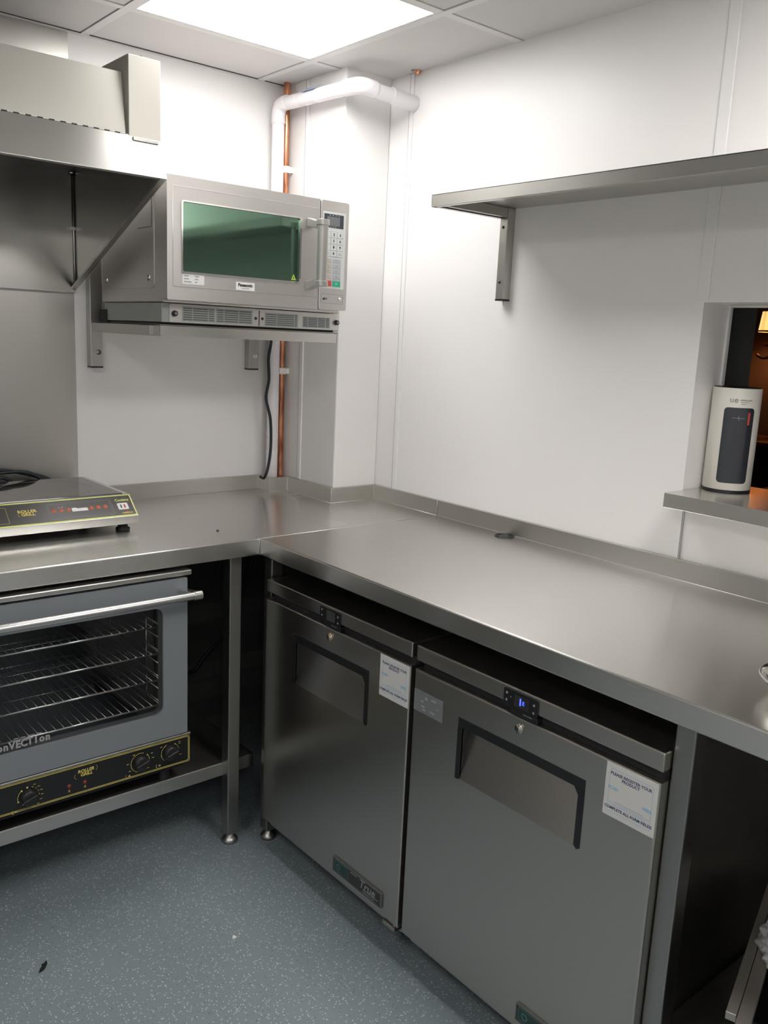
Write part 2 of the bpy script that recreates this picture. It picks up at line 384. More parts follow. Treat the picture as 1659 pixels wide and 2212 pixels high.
for y in ys[1:]: BR.box('tbar', (XL, 0), (y-.012, y+.012), (HC+.0005, HC+.0045))
BR.box('tbar', (XL, -.187), (-.014, 0), (HC-.002, HC+.002)).box('void', (XL, -.187), (-.0165, -.0145), (HC+.0005, HC+.006))
struct('trim_4', BR)
LAB = {(1, 1): ('square lit ceiling panel above the corner of the worktops', 'lamps in the ceiling grid'),
       (1, 4): ('square lit ceiling panel at the back of the kitchen by the hatch wall', None),
       (4, 3): ('square lit ceiling panel on the open side of the kitchen', None), (4, 6): ('square lit ceiling panel in the far rear corner', None)}
for (i, j), mt in LIGHTS.items():
    x1, x0, y1, y0 = xs[i]-.010, xs[i+1]+.010, ys[j]-.010, ys[j+1]+.010
    t = thing('ceiling_light', LAB[(i, j)][0], 'ceiling light', ((x0+x1)/2, (y0+y1)/2, HC))
    part('frame', MB().ring('tbar', 'z', rrect(x0, x1, y0, y1), rrect(x0+.010, x1-.010, y0+.010, y1-.010), HC+.001, HC+.012), t)
    part('diffuser', MB().box(mt, (x0+.008, x1-.008), (y0+.008, y1-.008), (HC+.003, HC+.010)), t, 'glowing white diffuser')

# ================================================================== WORKTOPS
def foot(mb, x, y):
    mb.lathe('steell', (x, y, 0), [(0, 0), (.024, 0), (.025, .006), (.021, .013), (.013, .018), (.012, .035), (0.0, .035)], 24)
def leg(parent, x, y, z1, h=.019):
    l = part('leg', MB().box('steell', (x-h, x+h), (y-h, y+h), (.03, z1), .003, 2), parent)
    mb = MB(); foot(mb, x, y); part('foot', mb, l)
t = thing('steel_table', 'stainless steel worktop along the back wall with upstand and undershelf', 'table', (-1.3, -.35, 0))
poly = [(-2.05, -.0005), (-.2828, -.0005), (-.2828, -.0957), (-.191, -.0957), (-.191, -.354), (-.0005, -.354), (-.0005, D2), (-2.05, D2)]
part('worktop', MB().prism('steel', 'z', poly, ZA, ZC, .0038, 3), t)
mb = MB(); zu = .9826; th = .0144; zb = ZC-.0006
ups = [(-2.05, -th), (-.2828, -th), (-.2828, -.0957), (-.2048, -.0957), (-.2048, -.3643), (-th, -.3643), (-th, D2+.001), (-.0005, D2+.001), (-.0005, -.3515),
       (-.188, -.3515), (-.188, -.0813), (-.2684, -.0813), (-.2684, -.0005), (-2.05, -.0005)]
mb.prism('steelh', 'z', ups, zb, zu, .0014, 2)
part('upstand', mb, t)
mb = MB(); e_ = .0011
pth = [(-2.05, -th), (-.2828, -th), (-.2828, -.0957), (-.2048, -.0957), (-.2048, -.3643), (-th, -.3643), (-th, D2+.001)]
for a_, b_ in zip(pth, pth[1:]): mb.tube('seam', [(*a_, ZC), (*b_, ZC)], e_, 6, 1)
for a_ in pth[1:]: mb.tube('seam', [(*a_, ZC), (*a_, zu-.001)], e_*.8, 6, 1)
mb.tube('seam', [(-th, D2-.0004, ZC-.0004), (D1, D2-.0004, ZC-.0004)], e_, 6, 1); mb.tube('seam', [(D1, D2-.0004, ZC-.001), (D1, D2-.0004, ZA)], e_*.8, 6, 1)
part('seam', mb, t, 'pale thin joint line')
for x in (-.757, -1.98):
    for y in (-.6555, -.06): leg(t, x, y, ZA)
part('undershelf', MB().box('steelh', (-2.03, -.674), (-.649, -.02), (.215, .2565), .0025, 2), t)
t = thing('steel_table', 'stainless steel worktop along the hatch wall above the two fridges', 'table', (-.35, -1.8, 0))
part('worktop', MB().box('steelr', (D1, -.0005), (-2.95, D2-.001), (ZA, ZC), .0038, 3), t)
part('upstand', MB().box('steelhy', (-th, -.0005), (-2.95, D2-.001), (zb, zu), .0016, 2), t)
part('seam', MB().tube('seam', [(-th, D2-.002, ZC), (-th, -2.95, ZC)], .0011, 6, 1), t, 'pale thin joint line')
for x in (-.652, -.05):
    for y in (-.7045, -2.0175, -2.9): leg(t, x, y, ZA)
part('undershelf', MB().box('steelh', (-.64, -.03), (-2.93, -2.0), (.215, .25), .0025, 2), t)
mb = MB().lathe('black', (-.045, -1.0235, ZC), [(.019, -.01), (.019, .0025), (.021, .004), (.0265, .0045), (.029, .003), (.030, 0)], 40)
mb.lathe('void', (-.045, -1.0235, ZC+.0008), [(0, 0), (.0205, 0)], 24)
part('cable_grommet', mb, t, 'round black plastic grommet set in the worktop')

# ================================================================== FRIDGES
def fridge(y1, w, label, lit, film):
    xf = -.695; y2 = y1-w
    Y = lambda k: y1-k*w
    t = thing('undercounter_fridge', label, 'fridge', (-.37, (y1+y2)/2, 0), 'undercounter fridges below the worktop')
    part('cabinet', MB().box('steeld', (-.640, -.06), (y2+.003, y1-.003), (.105, .7865), .003).box('blackm', (-.655, -.636), (y2+.012, y1-.012), (.11, .7865)), t)
    # lid with folded front
    part('top_cover', MB().box('steeld', (-.693, -.06), (y2, y1), (.7880, .8243), .003, 3), t)
    mb = MB().ring('blackm', 'z', rrect(-.680, -.62, y2+.001, y1-.001, .02), rrect(-.66, -.63, y2+.03, y1-.03, .01), .769, .7875)
    part('door_seal', mb, t, 'black rubber seal')
    # door with recessed pull
    a0, a1, z0, z1 = Y(.230), Y(.760), .567, .707
    mb = MB(); d0, d1 = .093, .7685; xb = -.650
    bmt = bmesh.new()
    ya = [y1, a0, a1, y2]; za = [d0, z0, z1, d1]
    V = [[bmt.verts.new((xf, yy, zz)) for zz in za] for yy in ya]
    for i in range(3):
        for j in range(3):
            if (i, j) != (1, 1): bmt.faces.new((V[i][j], V[i+1][j], V[i+1][j+1], V[i][j+1]))
    dd = xf+.034
    B = [bmt.verts.new((dd, ya[1], za[2])), bmt.verts.new((dd, ya[2], za[2]))]
    bmt.faces.new((V[1][1], V[2][1], B[1], B[0])); bmt.faces.new((V[1][2], V[2][2], B[1], B[0]))
    bmt.faces.new((V[1][1], V[1][2], B[0])); bmt.faces.new((V[2][1], V[2][2], B[1]))
    C = [bmt.verts.new((xb, yy, zz)) for yy, zz in ((y1, d0), (y2, d0), (y2, d1), (y1, d1))]
    bmt.faces.new(C)
    bmt.faces.new([V[0][j] for j in range(4)]+[C[3], C[0]]); bmt.faces.new([V[3][j] for j in range(4)]+[C[2], C[1]])
    bmt.faces.new([V[i][0] for i in range(4)]+[C[1], C[0]]); bmt.faces.new([V[i][3] for i in range(4)]+[C[2], C[3]])
    bmesh.ops.recalc_face_normals(bmt, faces=bmt.faces)
    ed = [e for e in bmt.edges if all(abs(v.co.x-xf) < 1e-5 for v in e.verts) and (all(abs(v.co.y-y1) < 1e-5 for v in e.verts) or all(abs(v.co.y-y2) < 1e-5 for v in e.verts) or all(abs(v.co.z-d0) < 1e-5 for v in e.verts) or all(abs(v.co.z-d1) < 1e-5 for v in e.verts))]
    bmesh.ops.bevel(bmt, geom=ed, offset=.004, segments=3, affect='EDGES', profile=.5)
    mb.add(bmt, 'steeld'); dr = part('door', mb, t)
    mb = MB(); e = .0012
    mb.box('black', (xf-e, xf+.004), (a0, a1), (.686, .7075), .001)
    mb.prism('black', 'x', [(a0, .686), (a0-.013, .686), (a0-.013, .569), (a0-.007, .564), (a0, .566)], xf-e, xf+.003)
    mb.prism('black', 'x', [(a1, .686), (a1+.014, .686), (a1+.014, .569), (a1+.007, .563), (a1, .567)], xf-e, xf+.003)
    mb.prism('black', 'x', [(a1+.014, .686), (a1+.024, .686), (a1+.014, .672)], xf-e, xf+.003)
    mb.prism('black', 'y', [(xf, .566), (xf, .70), (dd, .70)], a0-.0005, a0-.013)
    mb.prism('black', 'y', [(xf, .566), (xf, .70), (dd, .70)], a1+.0005, a1+.013)
    mb.box('black', (xf, dd), (a0, a1), (.690, .7065))
    part('handle', mb, dr, 'black recessed pull surround')
    # lock
    yl = Y(.497)
    mb = MB().lathe('zinc' if lit else 'brass', (xf, yl, .7455), [(0, .006), (.006, .0062), (.0065, .0045), (.0095, .0045), (.0105, .003), (.0105, 0), (0, 0)], 28, axis=(-1, 0, 0))
    mb.box('black', (xf-.0066, xf-.005), (yl-.0008, yl+.0008), (.7415, .7495)); part('lock', mb, dr, 'round metal key lock')
    # thermostat display
    q0, q1 = Y(.420), Y(.562)
    mb = MB().prism('pblack', 'x', rrect(q1, q0, .7815, .8185, .004), xf-.0005, xf+.006, .0006)
    mb.prism('glassb', 'x', rrect(q1+.022, q0-.030, .787, .813, .002), xf-.0012, xf)
    for yy, zz in ((q0-.009, .809), (q0-.009, .794), (q1+.010, .806), (q1+.010, .790)):
        mb.cyl('lgrey', (xf-.0008, yy, zz), (xf, yy, zz), .0026, seg=16)
    if lit:
        mb.text('digit', '1', .020, (xf-.0016, q0-.046, .800), NX, UZ, bold=.0005); mb.text('digit', 'E', .011, (xf-.0016, q0-.054, .800), NX, UZ)
        mb.cyl('lgrey', (xf-.0008, q0-.02, .803), (xf, q0-.02, .803), .0012, seg=12)
    dsp = part('thermostat_display', mb, t, 'black digital display'+(' with blue lit digits' if lit else ', unlit'))
    part('catch', MB().box('black', (xf-.001, xf+.02), (q1-.001, q0-.02), (.7695, .7815), .001).box('zinc', (xf-.0015, xf+.01), (q1+.012, q1+.035), (.7765, .7795)), t)
    # register label
    s0, s1 = Y(.826), Y(.995); z0s, z1s = .6635, .7655; xs_ = xf-.0008
    mb = MB().box('paper', (xs_, xf+.0005), (s1, s0), (z0s, z1s)); W = s0-s1
    mb.ring('sky', 'x', rrect(s1+.009, s0-.009, z0s+.010, z1s-.009, .001), rrect(s1+.0096, s0-.0096, z0s+.0106, z1s-.0096, .0006), xs_-.0002, xs_)
    yc = (s0+s1)/2+.001; xt = xs_-.0001
    mb.text('navy', 'PLEASE REGISTER YOUR', .0080, (xt, yc, z1s-.018), NX, UZ, bold=.0002, ext=.0001)
    mb.text('navy', 'PRODUCT', .0080, (xt, yc, z1s-.0255), NX, UZ, bold=.0002, ext=.0001)
    mb.text('sky', 'SCAN', .0082, (xt, s0-.018, z1s-.046), NX, UZ, bold=.0003, ext=.0001)
    mb.text('sky', 'HERE', .0082, (xt, s1+.018, z1s-.057), NX, UZ, bold=.0003, ext=.0001)
    for k, (c_, a_, b_) in enumerate((('grey', .024, .024), ('sky', .011, .011), ('sky', .018, .018))):
        mb.box(c_, (xt-.0001, xt+.0002), (s1+b_, s0-a_), (z1s-.0710-.0035*k, z1s-.0702-.0035*k))
    mb.text('navy', 'COMPLETE ALL FORM FIELDS', .0076, (xt, yc, z0s+.0175), NX, UZ, bold=.0002, ext=.0001)
    part('register_label', mb, dr, 'white paper label with blue printed border')
    if film:
        mb = MB().box('film', (xf-.0006, xf), (Y(.004), Y(.152)), (.672, .7225))
        random.seed(3)
        for k in range(9):
            yy = Y(.01+.13*random.random()); zz = .678+.036*random.random(); mb.box('grey', (xf-.0009, xf-.0006), (yy, yy-.005-.006*random.random()), (zz, zz+.002+.004*random.random()))
        part('film_sticker', mb, dr, 'faint worn clear plastic sticker')
    # badge
    b0, b1 = Y(.580), Y(.905); zb0, zb1 = .115, .156
    mb = MB().ring('frame', 'x', rrect(b1, b0, zb0, zb1, .002), rrect(b1+.003, b0-.003, zb0+.003, zb1-.003, .001), xf-.005, xf)
    mb.box('plate', (xf-.0035, xf), (b1+.002, b0-.002), (zb0+.002, zb1-.002))
    mb.box('teal', (xf-.0038, xf), (b0-.066, b0-.007), (zb0+.006, zb1-.006))
    mb.ring('tealp', 'x', rrect(b0-.066, b0-.007, zb0+.006, zb1-.006, .003), rrect(b0-.065, b0-.008, zb0+.007, zb1-.007, .002), xf-.0042, xf)
    mb.ring('tealp', 'x', [(b0-.024+.008*math.cos(a*.314), .135+.008*math.sin(a*.314)) for a in range(20)], [(b0-.024+.006*math.cos(a*.314), .135+.006*math.sin(a*.314)) for a in range(20)], xf-.0045, xf)
    mb.text('lgrey', 'True', .032, (xf-.004, (b0-.075+b1)/2-.005, .139), NX, UZ, bold=.0004, shear=.25)
    mb.box('lgrey', (xf-.0043, xf), (b0-.074, b0-.100), (.1475, .1495)); mb.box('lgrey', (xf-.0043, xf), (b1+.012, b1+.072), (.1275, .1290))
    mb.text('lgrey', 'REFRIGERATION', .0062, (xf-.004, b1+.05, .1215), NX, UZ)
    part('name_badge', mb, dr, 'dark name badge with silver rim')
    # base rail, kick strip and castors
    part('base_rail', MB().box('steelv', (-.672, -.10), (y2+.01, y1-.01), (.066, .090), .002).box('blackm', (-.60, -.10), (y2+.03, y1-.03), (.05, .07)), t)
    part('hinge', MB().box('zinc', (-.700, -.655), (y2+.004, y2+.05), (.082, .0925), .001).cyl('zinc', (-.688, y2+.016, .078), (-.688, y2+.016, .097), .006), t)
    for cx in (-.60, -.13):
        for cy in (y1-.07, y2+.07):
            mb = MB().cyl('blackm', (cx, cy-.012, .027), (cx, cy+.012, .027), .027, seg=24).box('zinc', (cx-.02, cx+.02), (cy-.018, cy+.018), (.048, .052)).box('zinc', (cx-.012, cx+.012), (cy-.017, cy-.014), (.02, .05)).box('zinc', (cx-.012, cx+.012), (cy+.014, cy+.017), (.02, .05))
            part('castor', mb, t)
    return t
fridge(-.7345, .6135, 'left undercounter fridge in the inner corner, display unlit', False, False)
fridge(-1.3625, .6345, 'right undercounter fridge with blue lit display, clear sticker at its upper left', True, True)

# ================================================================== OVEN
ox0, ox1, oyf = -1.50, -.907, -.690
t = thing('convection_oven', 'grey convection oven with chrome handle on the undershelf', 'oven', (-1.2, -.4, .2565))
mb = MB()      # hollow shell so the cavity can be seen
mb.box('rub', (ox0, -1.43), (-.655, -.10), (.29, .856)); mb.box('rub', (-.965, ox1-.002), (-.655, -.10), (.29, .856), .002)
mb.box('rub', (-1.43, -.965), (-.16, -.10), (.29, .856)); mb.box('rub', (-1.43, -.965), (-.655, -.16), (.79, .856)); mb.box('rub', (-1.43, -.965), (-.655, -.16), (.29, .47))
part('body', mb, t)
part('top_plate', MB().box('steelh', (ox0-.004, ox1+.002), (oyf-.008, -.09), (.8575, .8715), .0025), t, 'steel top plate')
mb = MB()
hx0, hx1, hz0, hz1 = -1.425, -.986, .479, .778
mb.ring('paint', 'y', rrect(ox0+.006, ox1-.009, .409, .851, .004), rrect(hx0, hx1, hz0, hz1, .022), oyf-.004, -.66)
dr = part('door', mb, t, 'blue-grey painted door')
m_, nt_, b_ = nodes('oven_glass'); b_.inputs['Base Color'].default_value = (.80, .80, .80, 1); b_.inputs['Transmission Weight'].default_value = 1; b_.inputs['Roughness'].default_value = .02; b_.inputs['IOR'].default_value = 1.45
M['oglass'] = m_
part('window', MB().prism('oglass', 'y', rrect(hx0-.002, hx1+.002, hz0-.002, hz1+.002, .022), oyf+.002, oyf+.005), dr, 'dark glass window')
mb = MB().cyl('alu', (ox0+.02, -.742, .8105), (-.912, -.742, .8125), .0105, seg=24)
mb.cyl('alu', (-.9205, -.742, .8125), (-.901, -.742, .8125), .0125, seg=24)
mb.prism('alu', 'z', [(-.926, -.693), (-.946, -.693), (-.930, -.745), (-.905, -.745), (-.906, -.736)], .802, .823, .001)
part('handle', mb, dr, 'satin bar handle')
mb = MB()
for i, ch in enumerate('CONVECTION'):
    mb.text('grey', ch if ch in 'VECT' and i in (3, 4, 5, 6) else ch.lower() if ch in 'ON' else ch,   .025, (-1.4195+.0142*i, oyf+.0015, .4945+(.001 if i > 5 else 0)), bold=.0011, sx=.92)
for (a, b2) in ((-1.372, -1.362), (-1.356, -1.345), (-1.338, -1.322), (-1.318, -1.306)):
    mb.box('grey', (a, b2), (oyf+.001, oyf+.002), (.5100, .5118))
part('window_lettering', mb, dr, 'grey lettering along the bottom of the glass')
mb = MB().box('pblack', (ox0, ox1+.001), (oyf-.002, -.655), (.318, .4005), .002)
mb.box('steelh', (ox0, ox1+.001), (oyf-.005, -.66), (.401, .4065), .0015)
for k, (g, wd) in enumerate(((.002, .0011), (.0052, .0011))):
    mb.ring('yellow', 'y', rrect(ox0+g, ox1-g, .318+g, .4005-g, .005), rrect(ox0+g+wd, ox1-g-wd, .318+g+wd, .4005-g-wd, .004), oyf-.0026, oyf)
yp = oyf-.0024
mb.text('yellow', 'ROLLER', .0115, (-1.200, yp, .3795), bold=.0003, shear=.15, sx=1.05); mb.text('yellow', 'GRILL', .0115, (-1.199, yp, .3695), bold=.0003, shear=.15, sx=1.05)
def arc(mb, mat, c, r, a0, a1, w, y0, y1, n=14):
    o_ = [(c[0]+(r+w)*math.cos(math.radians(a0+(a1-a0)*i/n)), c[1]+(r+w)*math.sin(math.radians(a0+(a1-a0)*i/n))) for i in range(n+1)]
    i_ = [(c[0]+r*math.cos(math.radians(a0+(a1-a0)*i/n)), c[1]+r*math.sin(math.radians(a0+(a1-a0)*i/n))) for i in range(n+1)]
    for k in range(n): mb.prism(mat, 'y', [o_[k], o_[k+1], i_[k+1], i_[k]], y0, y1)
arc(mb, 'yellow', (-1.178, .3795), .0075, -60, 60, .0006, yp, oyf); arc(mb, 'yellow', (-1.222, .3690), .0075, 130, 250, .0006, yp, oyf)
cp = part('control_panel', mb, t, 'black control panel outlined in yellow')
for (kx, kz, style) in ((-1.344, .352, 0), (-1.053, .357, 1), (-.967, .3615, 2)):
    R = .0255
    mb = MB().lathe('black', (kx, oyf-.002, kz), [(0, .016), (.016, .016), (.0195, .013), (.0215, .002), (.0215, 0)], 32, axis=(0, -1, 0))
    mb.box('black', (-.019, .019), (-.006, .006), (.010, .024), .003, 3, mx=Matrix.Translation((kx, oyf-.002, kz)) @ Matrix.Rotation(math.radians(90), 4, 'X') @ Matrix.Rotation(math.radians(18), 4, 'Z'))
    if style != 1:
        mb.box('yellow', (-.0205, -.011), (-.0007, .0007), (.0165, .0172), mx=Matrix.Translation((kx, oyf-.002, kz)) @ Matrix.Rotation(math.radians(90), 4, 'X') @ Matrix.Rotation(math.radians(22), 4, 'Z'))
    kn = part('knob', mb, cp, 'black rotary knob')
    mb = MB()
    if style == 1:
        for k in range(18): arc(mb, 'yellow', (kx, kz), R, 70+k*10.5, 70+k*10.5+6, .0016, yp, oyf, 2)
        arc(mb, 'yellow', (kx, kz), R, 5, 40, .001, yp, oyf, 5); mb.cyl('yellow', (kx+.020, yp, kz+.017), (kx+.020, oyf, kz+.017), .0018, seg=12)
        for (dx, dz) in ((-.035, .004), (-.030, -.017), (-.018, .026), (.033, .018), (.036, .004), (.022, -.022)): mb.box('yellow', (kx+dx-.003, kx+dx+.003), (yp, oyf), (kz+dz-.0007, kz+dz+.0007))
    elif style == 2:
        arc(mb, 'yellow', (kx, kz), R, 110, 230, .0008, yp, oyf, 14); arc(mb, 'yellow', (kx, kz), R, 10, 60, .0008, yp, oyf, 8)
        for a in (55, 125, 190): mb.cyl('yellow', (kx+R*math.cos(math.radians(a)), yp, kz+R*math.sin(math.radians(a))), (kx+R*math.cos(math.radians(a)), oyf, kz+R*math.sin(math.radians(a))), .0017, seg=12)
        for (dx, dz) in ((.028, .024), (.028, .019), (.031, -.014), (-.026, .022)): mb.box('yellow', (kx+dx-.003, kx+dx+.003), (yp, oyf), (kz+dz-.0006, kz+dz+.0006))
    else:
        arc(mb, 'yellow', (kx, kz), R, 130, 195, .0010, yp, oyf, 10)
        for a in (195, 128, 95): mb.cyl('yellow', (kx+R*math.cos(math.radians(a)), yp, kz+R*math.sin(math.radians(a))), (kx+R*math.cos(math.radians(a)), oyf, kz+R*math.sin(math.radians(a))), .0024, seg=12)
        for a in range(-70, 80, 22):
            arc(mb, 'yellow', (kx, kz), R, a, a+9, .0010, yp, oyf, 2); ca, sa = math.cos(math.radians(a)), math.sin(math.radians(a)); mb.box('yellow', (kx+.033*ca-.003, kx+.033*ca+.003), (yp, oyf), (kz+.033*sa-.0006, kz+.033*sa+.0006))
    arc(mb, 'yellow', (kx-.036, kz-.030), .005, 120, 260, .0006, yp, oyf, 8); mb.box('yellow', (kx-.034, kx-.028), (yp, oyf), (kz-.0315, kz-.0300)); mb.box('yellow', (kx-.033, kx-.029), (yp, oyf), (kz-.0290, kz-.0278))
    part('dial_marking', mb, kn, 'yellow printed dial marks')
for lx, lz in ((-1.244, .3485), (-1.2035, .3475)):
    part('pilot_lamp', MB().lathe('redd', (lx, oyf-.002, lz), [(0, .004), (.003, .0035), (.0055, .001), (.0055, 0)], 20, axis=(0, -1, 0)), cp, 'small dark red pilot lamp')
    part('lamp_symbol', MB().box('yellow', (lx-.003, lx+.003), (yp, oyf), (.3355, .3363)).box('yellow', (lx-.0004, lx+.0004), (yp, oyf), (.3325, .3395)).box('yellow', (lx-.003, lx+.003), (yp, oyf), (.3325, .3332)), cp)
for fx in (ox0+.05, ox1-.05):
    for fy in (-.63, -.15): part('foot', MB().cyl('blackm', (fx, fy, .2565), (fx, fy, .292), .018, .014), t)
racks = []
for rz in (.7185, .642, .567, .495):
    rk = MB(); 
    for yy in (-.664, -.18): rk.tube('wire', [(-1.425, yy, rz), (-.972, yy, rz)], .0033, 8, 1)
    rk.tube('wire', [(-1.425, -.42, rz-.003), (-.972, -.42, rz-.003)], .002, 6, 1)
    for k in range(21):
        x = -1.415+k*.0215; rk.tube('wire', [(x, -.667, rz+.003), (x, -.178, rz+.003)], .0009, 6, 1)
    part('wire_rack', rk, t, 'chrome wire rack')
mb = MB()
for yy in (-.64, -.55, -.3, -.2): mb.tube('wire', [(-.968, yy, .475), (-.968, yy, .785)], .0022, 6, 1)
for rz in (.7185, .6800, .642, .605, .567, .531, .495): mb.tube('wire', [(-.971, -.645, rz-.004), (-.971, -.19, rz-.004)], .0022, 6, 1)
part('rack_support', mb, t)

# ================================================================== INDUCTION HOB
hx = -.949
t = thing('induction_hob', 'flat double induction hob with yellow-edged control strip, on the worktop', 'hob', (-1.3, -.27, ZC))
mb = MB().prism('alu', 'x', [(-.468, .9805), (-.407, 1.0315), (-.079, 1.0315), (-.079, .955), (-.455, .955), (-.468, .959)], -1.66, hx, .0012)
part('casing', mb, t, 'steel casing')
mb = MB().box('glassb', (-1.65, hx-.016), (-.396, -.090), (1.0312, 1.0332), .0008)
arcs = []
for cx_ in (-1.127, -1.48):
    mb.ring('lgrey', 'z', [(cx_+.1265*math.cos(a*.1309), -.243+.1265*math.sin(a*.1309)) for a in range(48)], [(cx_+.1250*math.cos(a*.1309), -.243+.1250*math.sin(a*.1309)) for a in range(48)], 1.0330, 1.0335)
part('glass_top', mb, t, 'dark glass cooking surface')
P0 = Vector((0, -.468, .9805)); tv = Vector((0, .061, .051)); LP = tv.length; tv.normalize()
def pmx(x, s): return Matrix.Translation(P0+Vector((x, 0, 0))+tv*s) @ Matrix((Vector((1, 0, 0)), tv, Vector((1, 0, 0)).cross(tv))).transposed().to_4x4()
HM = pmx(0, 0); mb = MB()
mb.prism('lime', 'z', rrect(-1.655, hx-.002, .002, LP-.002, .002), -.001, .0008, mx=HM)
mb.prism('pgrey', 'z', rrect(-1.652, hx-.0055, .0055, LP-.0055, .001), -.001, .0011, mx=HM)
def hline(x0, x1, s0, s1, mat='grey', w=.0006): mb.ring(mat, 'z', rrect(x0, x1, s0, s1, .002), rrect(x0+w, x1-w, s0+w, s1-w, .001), .001, .0014, mx=HM)
hline(-1.189, -1.013, .012, .065); hline(-1.185, -1.017, .016, .061, 'lgrey', .0004)
hline(-1.66, -1.292, .012, .065, 'yellow', .0005)
up_ = tv
for xx in (-1.1736, -1.1539, -1.1341, -1.0717, -1.0525, -1.0324):
    c_ = P0+Vector((xx, 0, 0))+tv*.0405; nn = Vector((1, 0, 0)).cross(tv)
    mb.lathe('orange', c_, [(0, .0018), (.0058, .0018), (.0064, .001), (.0064, 0)], 20, axis=nn); mb.lathe('redd', c_, [(0, .0021), (.0032, .0021)], 16, axis=nn); mb.lathe('orange', c_, [(0, .0023), (.0022, .0023)], 16, axis=nn)
for xx in (-1.158, -1.149):
    mb.lathe('white', P0+Vector((xx, 0, 0))+tv*.050, [(0, .0018), (.0013, .0018)], 12, axis=nn)
mb.prism('white', 'z', [(-1.1255, .0330), (-1.082, .0330), (-1.0825, .0420), (-1.086, .0430), (-1.108, .0425), (-1.115, .0455), (-1.1255, .0450)], .001, .0016, mx=HM)
mb.prism('white', 'z', rrect(-.9985, -.9685, .0245, .0475, .003), .001, .0016, mx=HM)
mb.prism('navy', 'z', rrect(-.991, -.987, .030, .042, .001), .0015, .0019, mx=HM); mb.prism('red', 'z', rrect(-.981, -.976, .030, .042, .001), .0015, .0019, mx=HM)
def htext(mat, s_, size, x, s, **k): mb.text(mat, s_, size, P0+Vector((x, 0, 0))+tv*s+nn*.0014, (1, 0, 0), tv, **k)
htext('yellow', 'ROLLER', .0125, -1.2415, .0470, bold=.0003, sx=1.1); htext('yellow', 'GRILL', .0125, -1.2405, .0365, bold=.0003, sx=1.1)
htext('lime', 'Cooking', .0115, -.9805, .0580, bold=.0002); htext('yellow', 'induction', .0085, -.977, .0125, bold=.0001)
mb.lathe('red', P0+Vector((-.978, 0, 0))+tv*.0145, [(0, .0013), (.004, .0013)], 16, axis=nn)
mb.ring('yellow', 'z', rrect(-1.2640, -1.2190, .030, .054, .011), rrect(-1.2634, -1.2196, .0306, .0534, .0105), .001, .0013, mx=HM) if False else None
for (ax_, as_, a0, a1) in ((-1.2235, .0465, -70, 70), (-1.2605, .0370, 120, 250)):
    o_ = [(ax_+.0055*math.cos(math.radians(a0+(a1-a0)*i/8)), as_+.0055*math.sin(math.radians(a0+(a1-a0)*i/8))) for i in range(9)]
    i_ = [(ax_+.0049*math.cos(math.radians(a0+(a1-a0)*i/8)), as_+.0049*math.sin(math.radians(a0+(a1-a0)*i/8))) for i in range(9)]
    for k in range(8): mb.prism('yellow', 'z', [o_[k], o_[k+1], i_[k+1], i_[k]], .001, .0014, mx=HM)
part('control_strip', mb, t, 'dark control strip with lime edge and orange buttons')
for fx in (-.978, -1.62):
    for fy in (-.425, -.12): part('foot', MB().lathe('blackm', (fx, fy, ZC), [(0, 0), (.019, 0), (.020, .008), (.014, .012), (.013, .026), (0, .026)], 24), t)
# its flex, coiled behind
mb = MB()
def loop(pts, r=.0055): mb.tube('cable', pts, r, 10, 8)
loop([(-1.50, -.04, .955), (-1.36, -.035, 1.045), (-1.22, -.04, 1.058), (-1.12, -.04, 1.048), (-1.04, -.045, 1.018), (-1.00, -.05, .96), (-1.03, -.05, .94)])
loop([(-1.50, -.045, .96), (-1.33, -.04, 1.055), (-1.20, -.05, 1.063), (-1.11, -.05, 1.043), (-1.06, -.05, 1.02), (-1.03, -.055, .96)])
loop([(-1.52, -.05, .94), (-1.40, -.05, 1.02), (-1.26, -.055, 1.047), (-1.14, -.055, 1.055), (-1.08, -.055, 1.03), (-1.05, -.06, .98)])
loop([(-1.45, -.06, .94), (-1.30, -.062, 1.035), (-1.21, -.062, 1.041), (-1.17, -.06, 1.030), (-1.10, -.06, .95)])
part('power_cable', mb, t, 'coiled black power cable')

# ================================================================== MICROWAVE ON ITS SHELF
t = thing('wall_shelf', 'short steel wall shelf with two brackets carrying the microwave', 'shelf', (-.588, -.24, 1.475))
mb = MB().box('steelh', (-.888, -.284), (-.476, -.0005), (1.5035, 1.5065)).box('steelh', (-.888, -.284), (-.476, -.474), (1.475, 1.506), .0008).box('steelh', (-.888, -.886), (-.476, -.0005), (1.475, 1.506)).box('steelh', (-.286, -.284), (-.476, -.0005), (1.475, 1.506)).box('steelh', (-.886, -.286), (-.474, -.460), (1.475, 1.4765))
part('shelf_board', mb, t)
for bx in (-.885, -.3165):
    br_ = part('bracket', MB().box('steelv', (bx-.0195, bx+.0195), (-.032, -.0005), (1.369, 1.72 if bx < -.5 else 1.475), .002).box('steelv', (bx-.015, bx+.015), (-.44, -.03), (1.478, 1.503), .001).box('black', (bx-.0195, bx+.0195), (-.032, -.0005), (1.365, 1.3705), .001), t)
    part('bolt', MB().cyl('chrome', (bx+.004, -.032, 1.414), (bx+.004, -.0345, 1.414), .0085).cyl('chrome', (bx+.004, -.034, 1.414), (bx+.004, -.040, 1.414), .0055, seg=6).cyl('chrome', (bx+.004, -.04, 1.414), (bx+.004, -.043, 1.414), .003), br_, 'hexagon head bolt with washer')
t = thing('microwave_oven', 'commercial steel microwave oven on the wall shelf', 'microwave', (-.59, -.3, 1.5065))
mb = MB().box('steelm', (-.889, -.300), (-.500, -.090), (1.566, 1.886), .003)
mb.prism('steelm', 'x', rrect(-.452, -.12, 1.603, 1.86, .012), -.8915, -.888, .001)
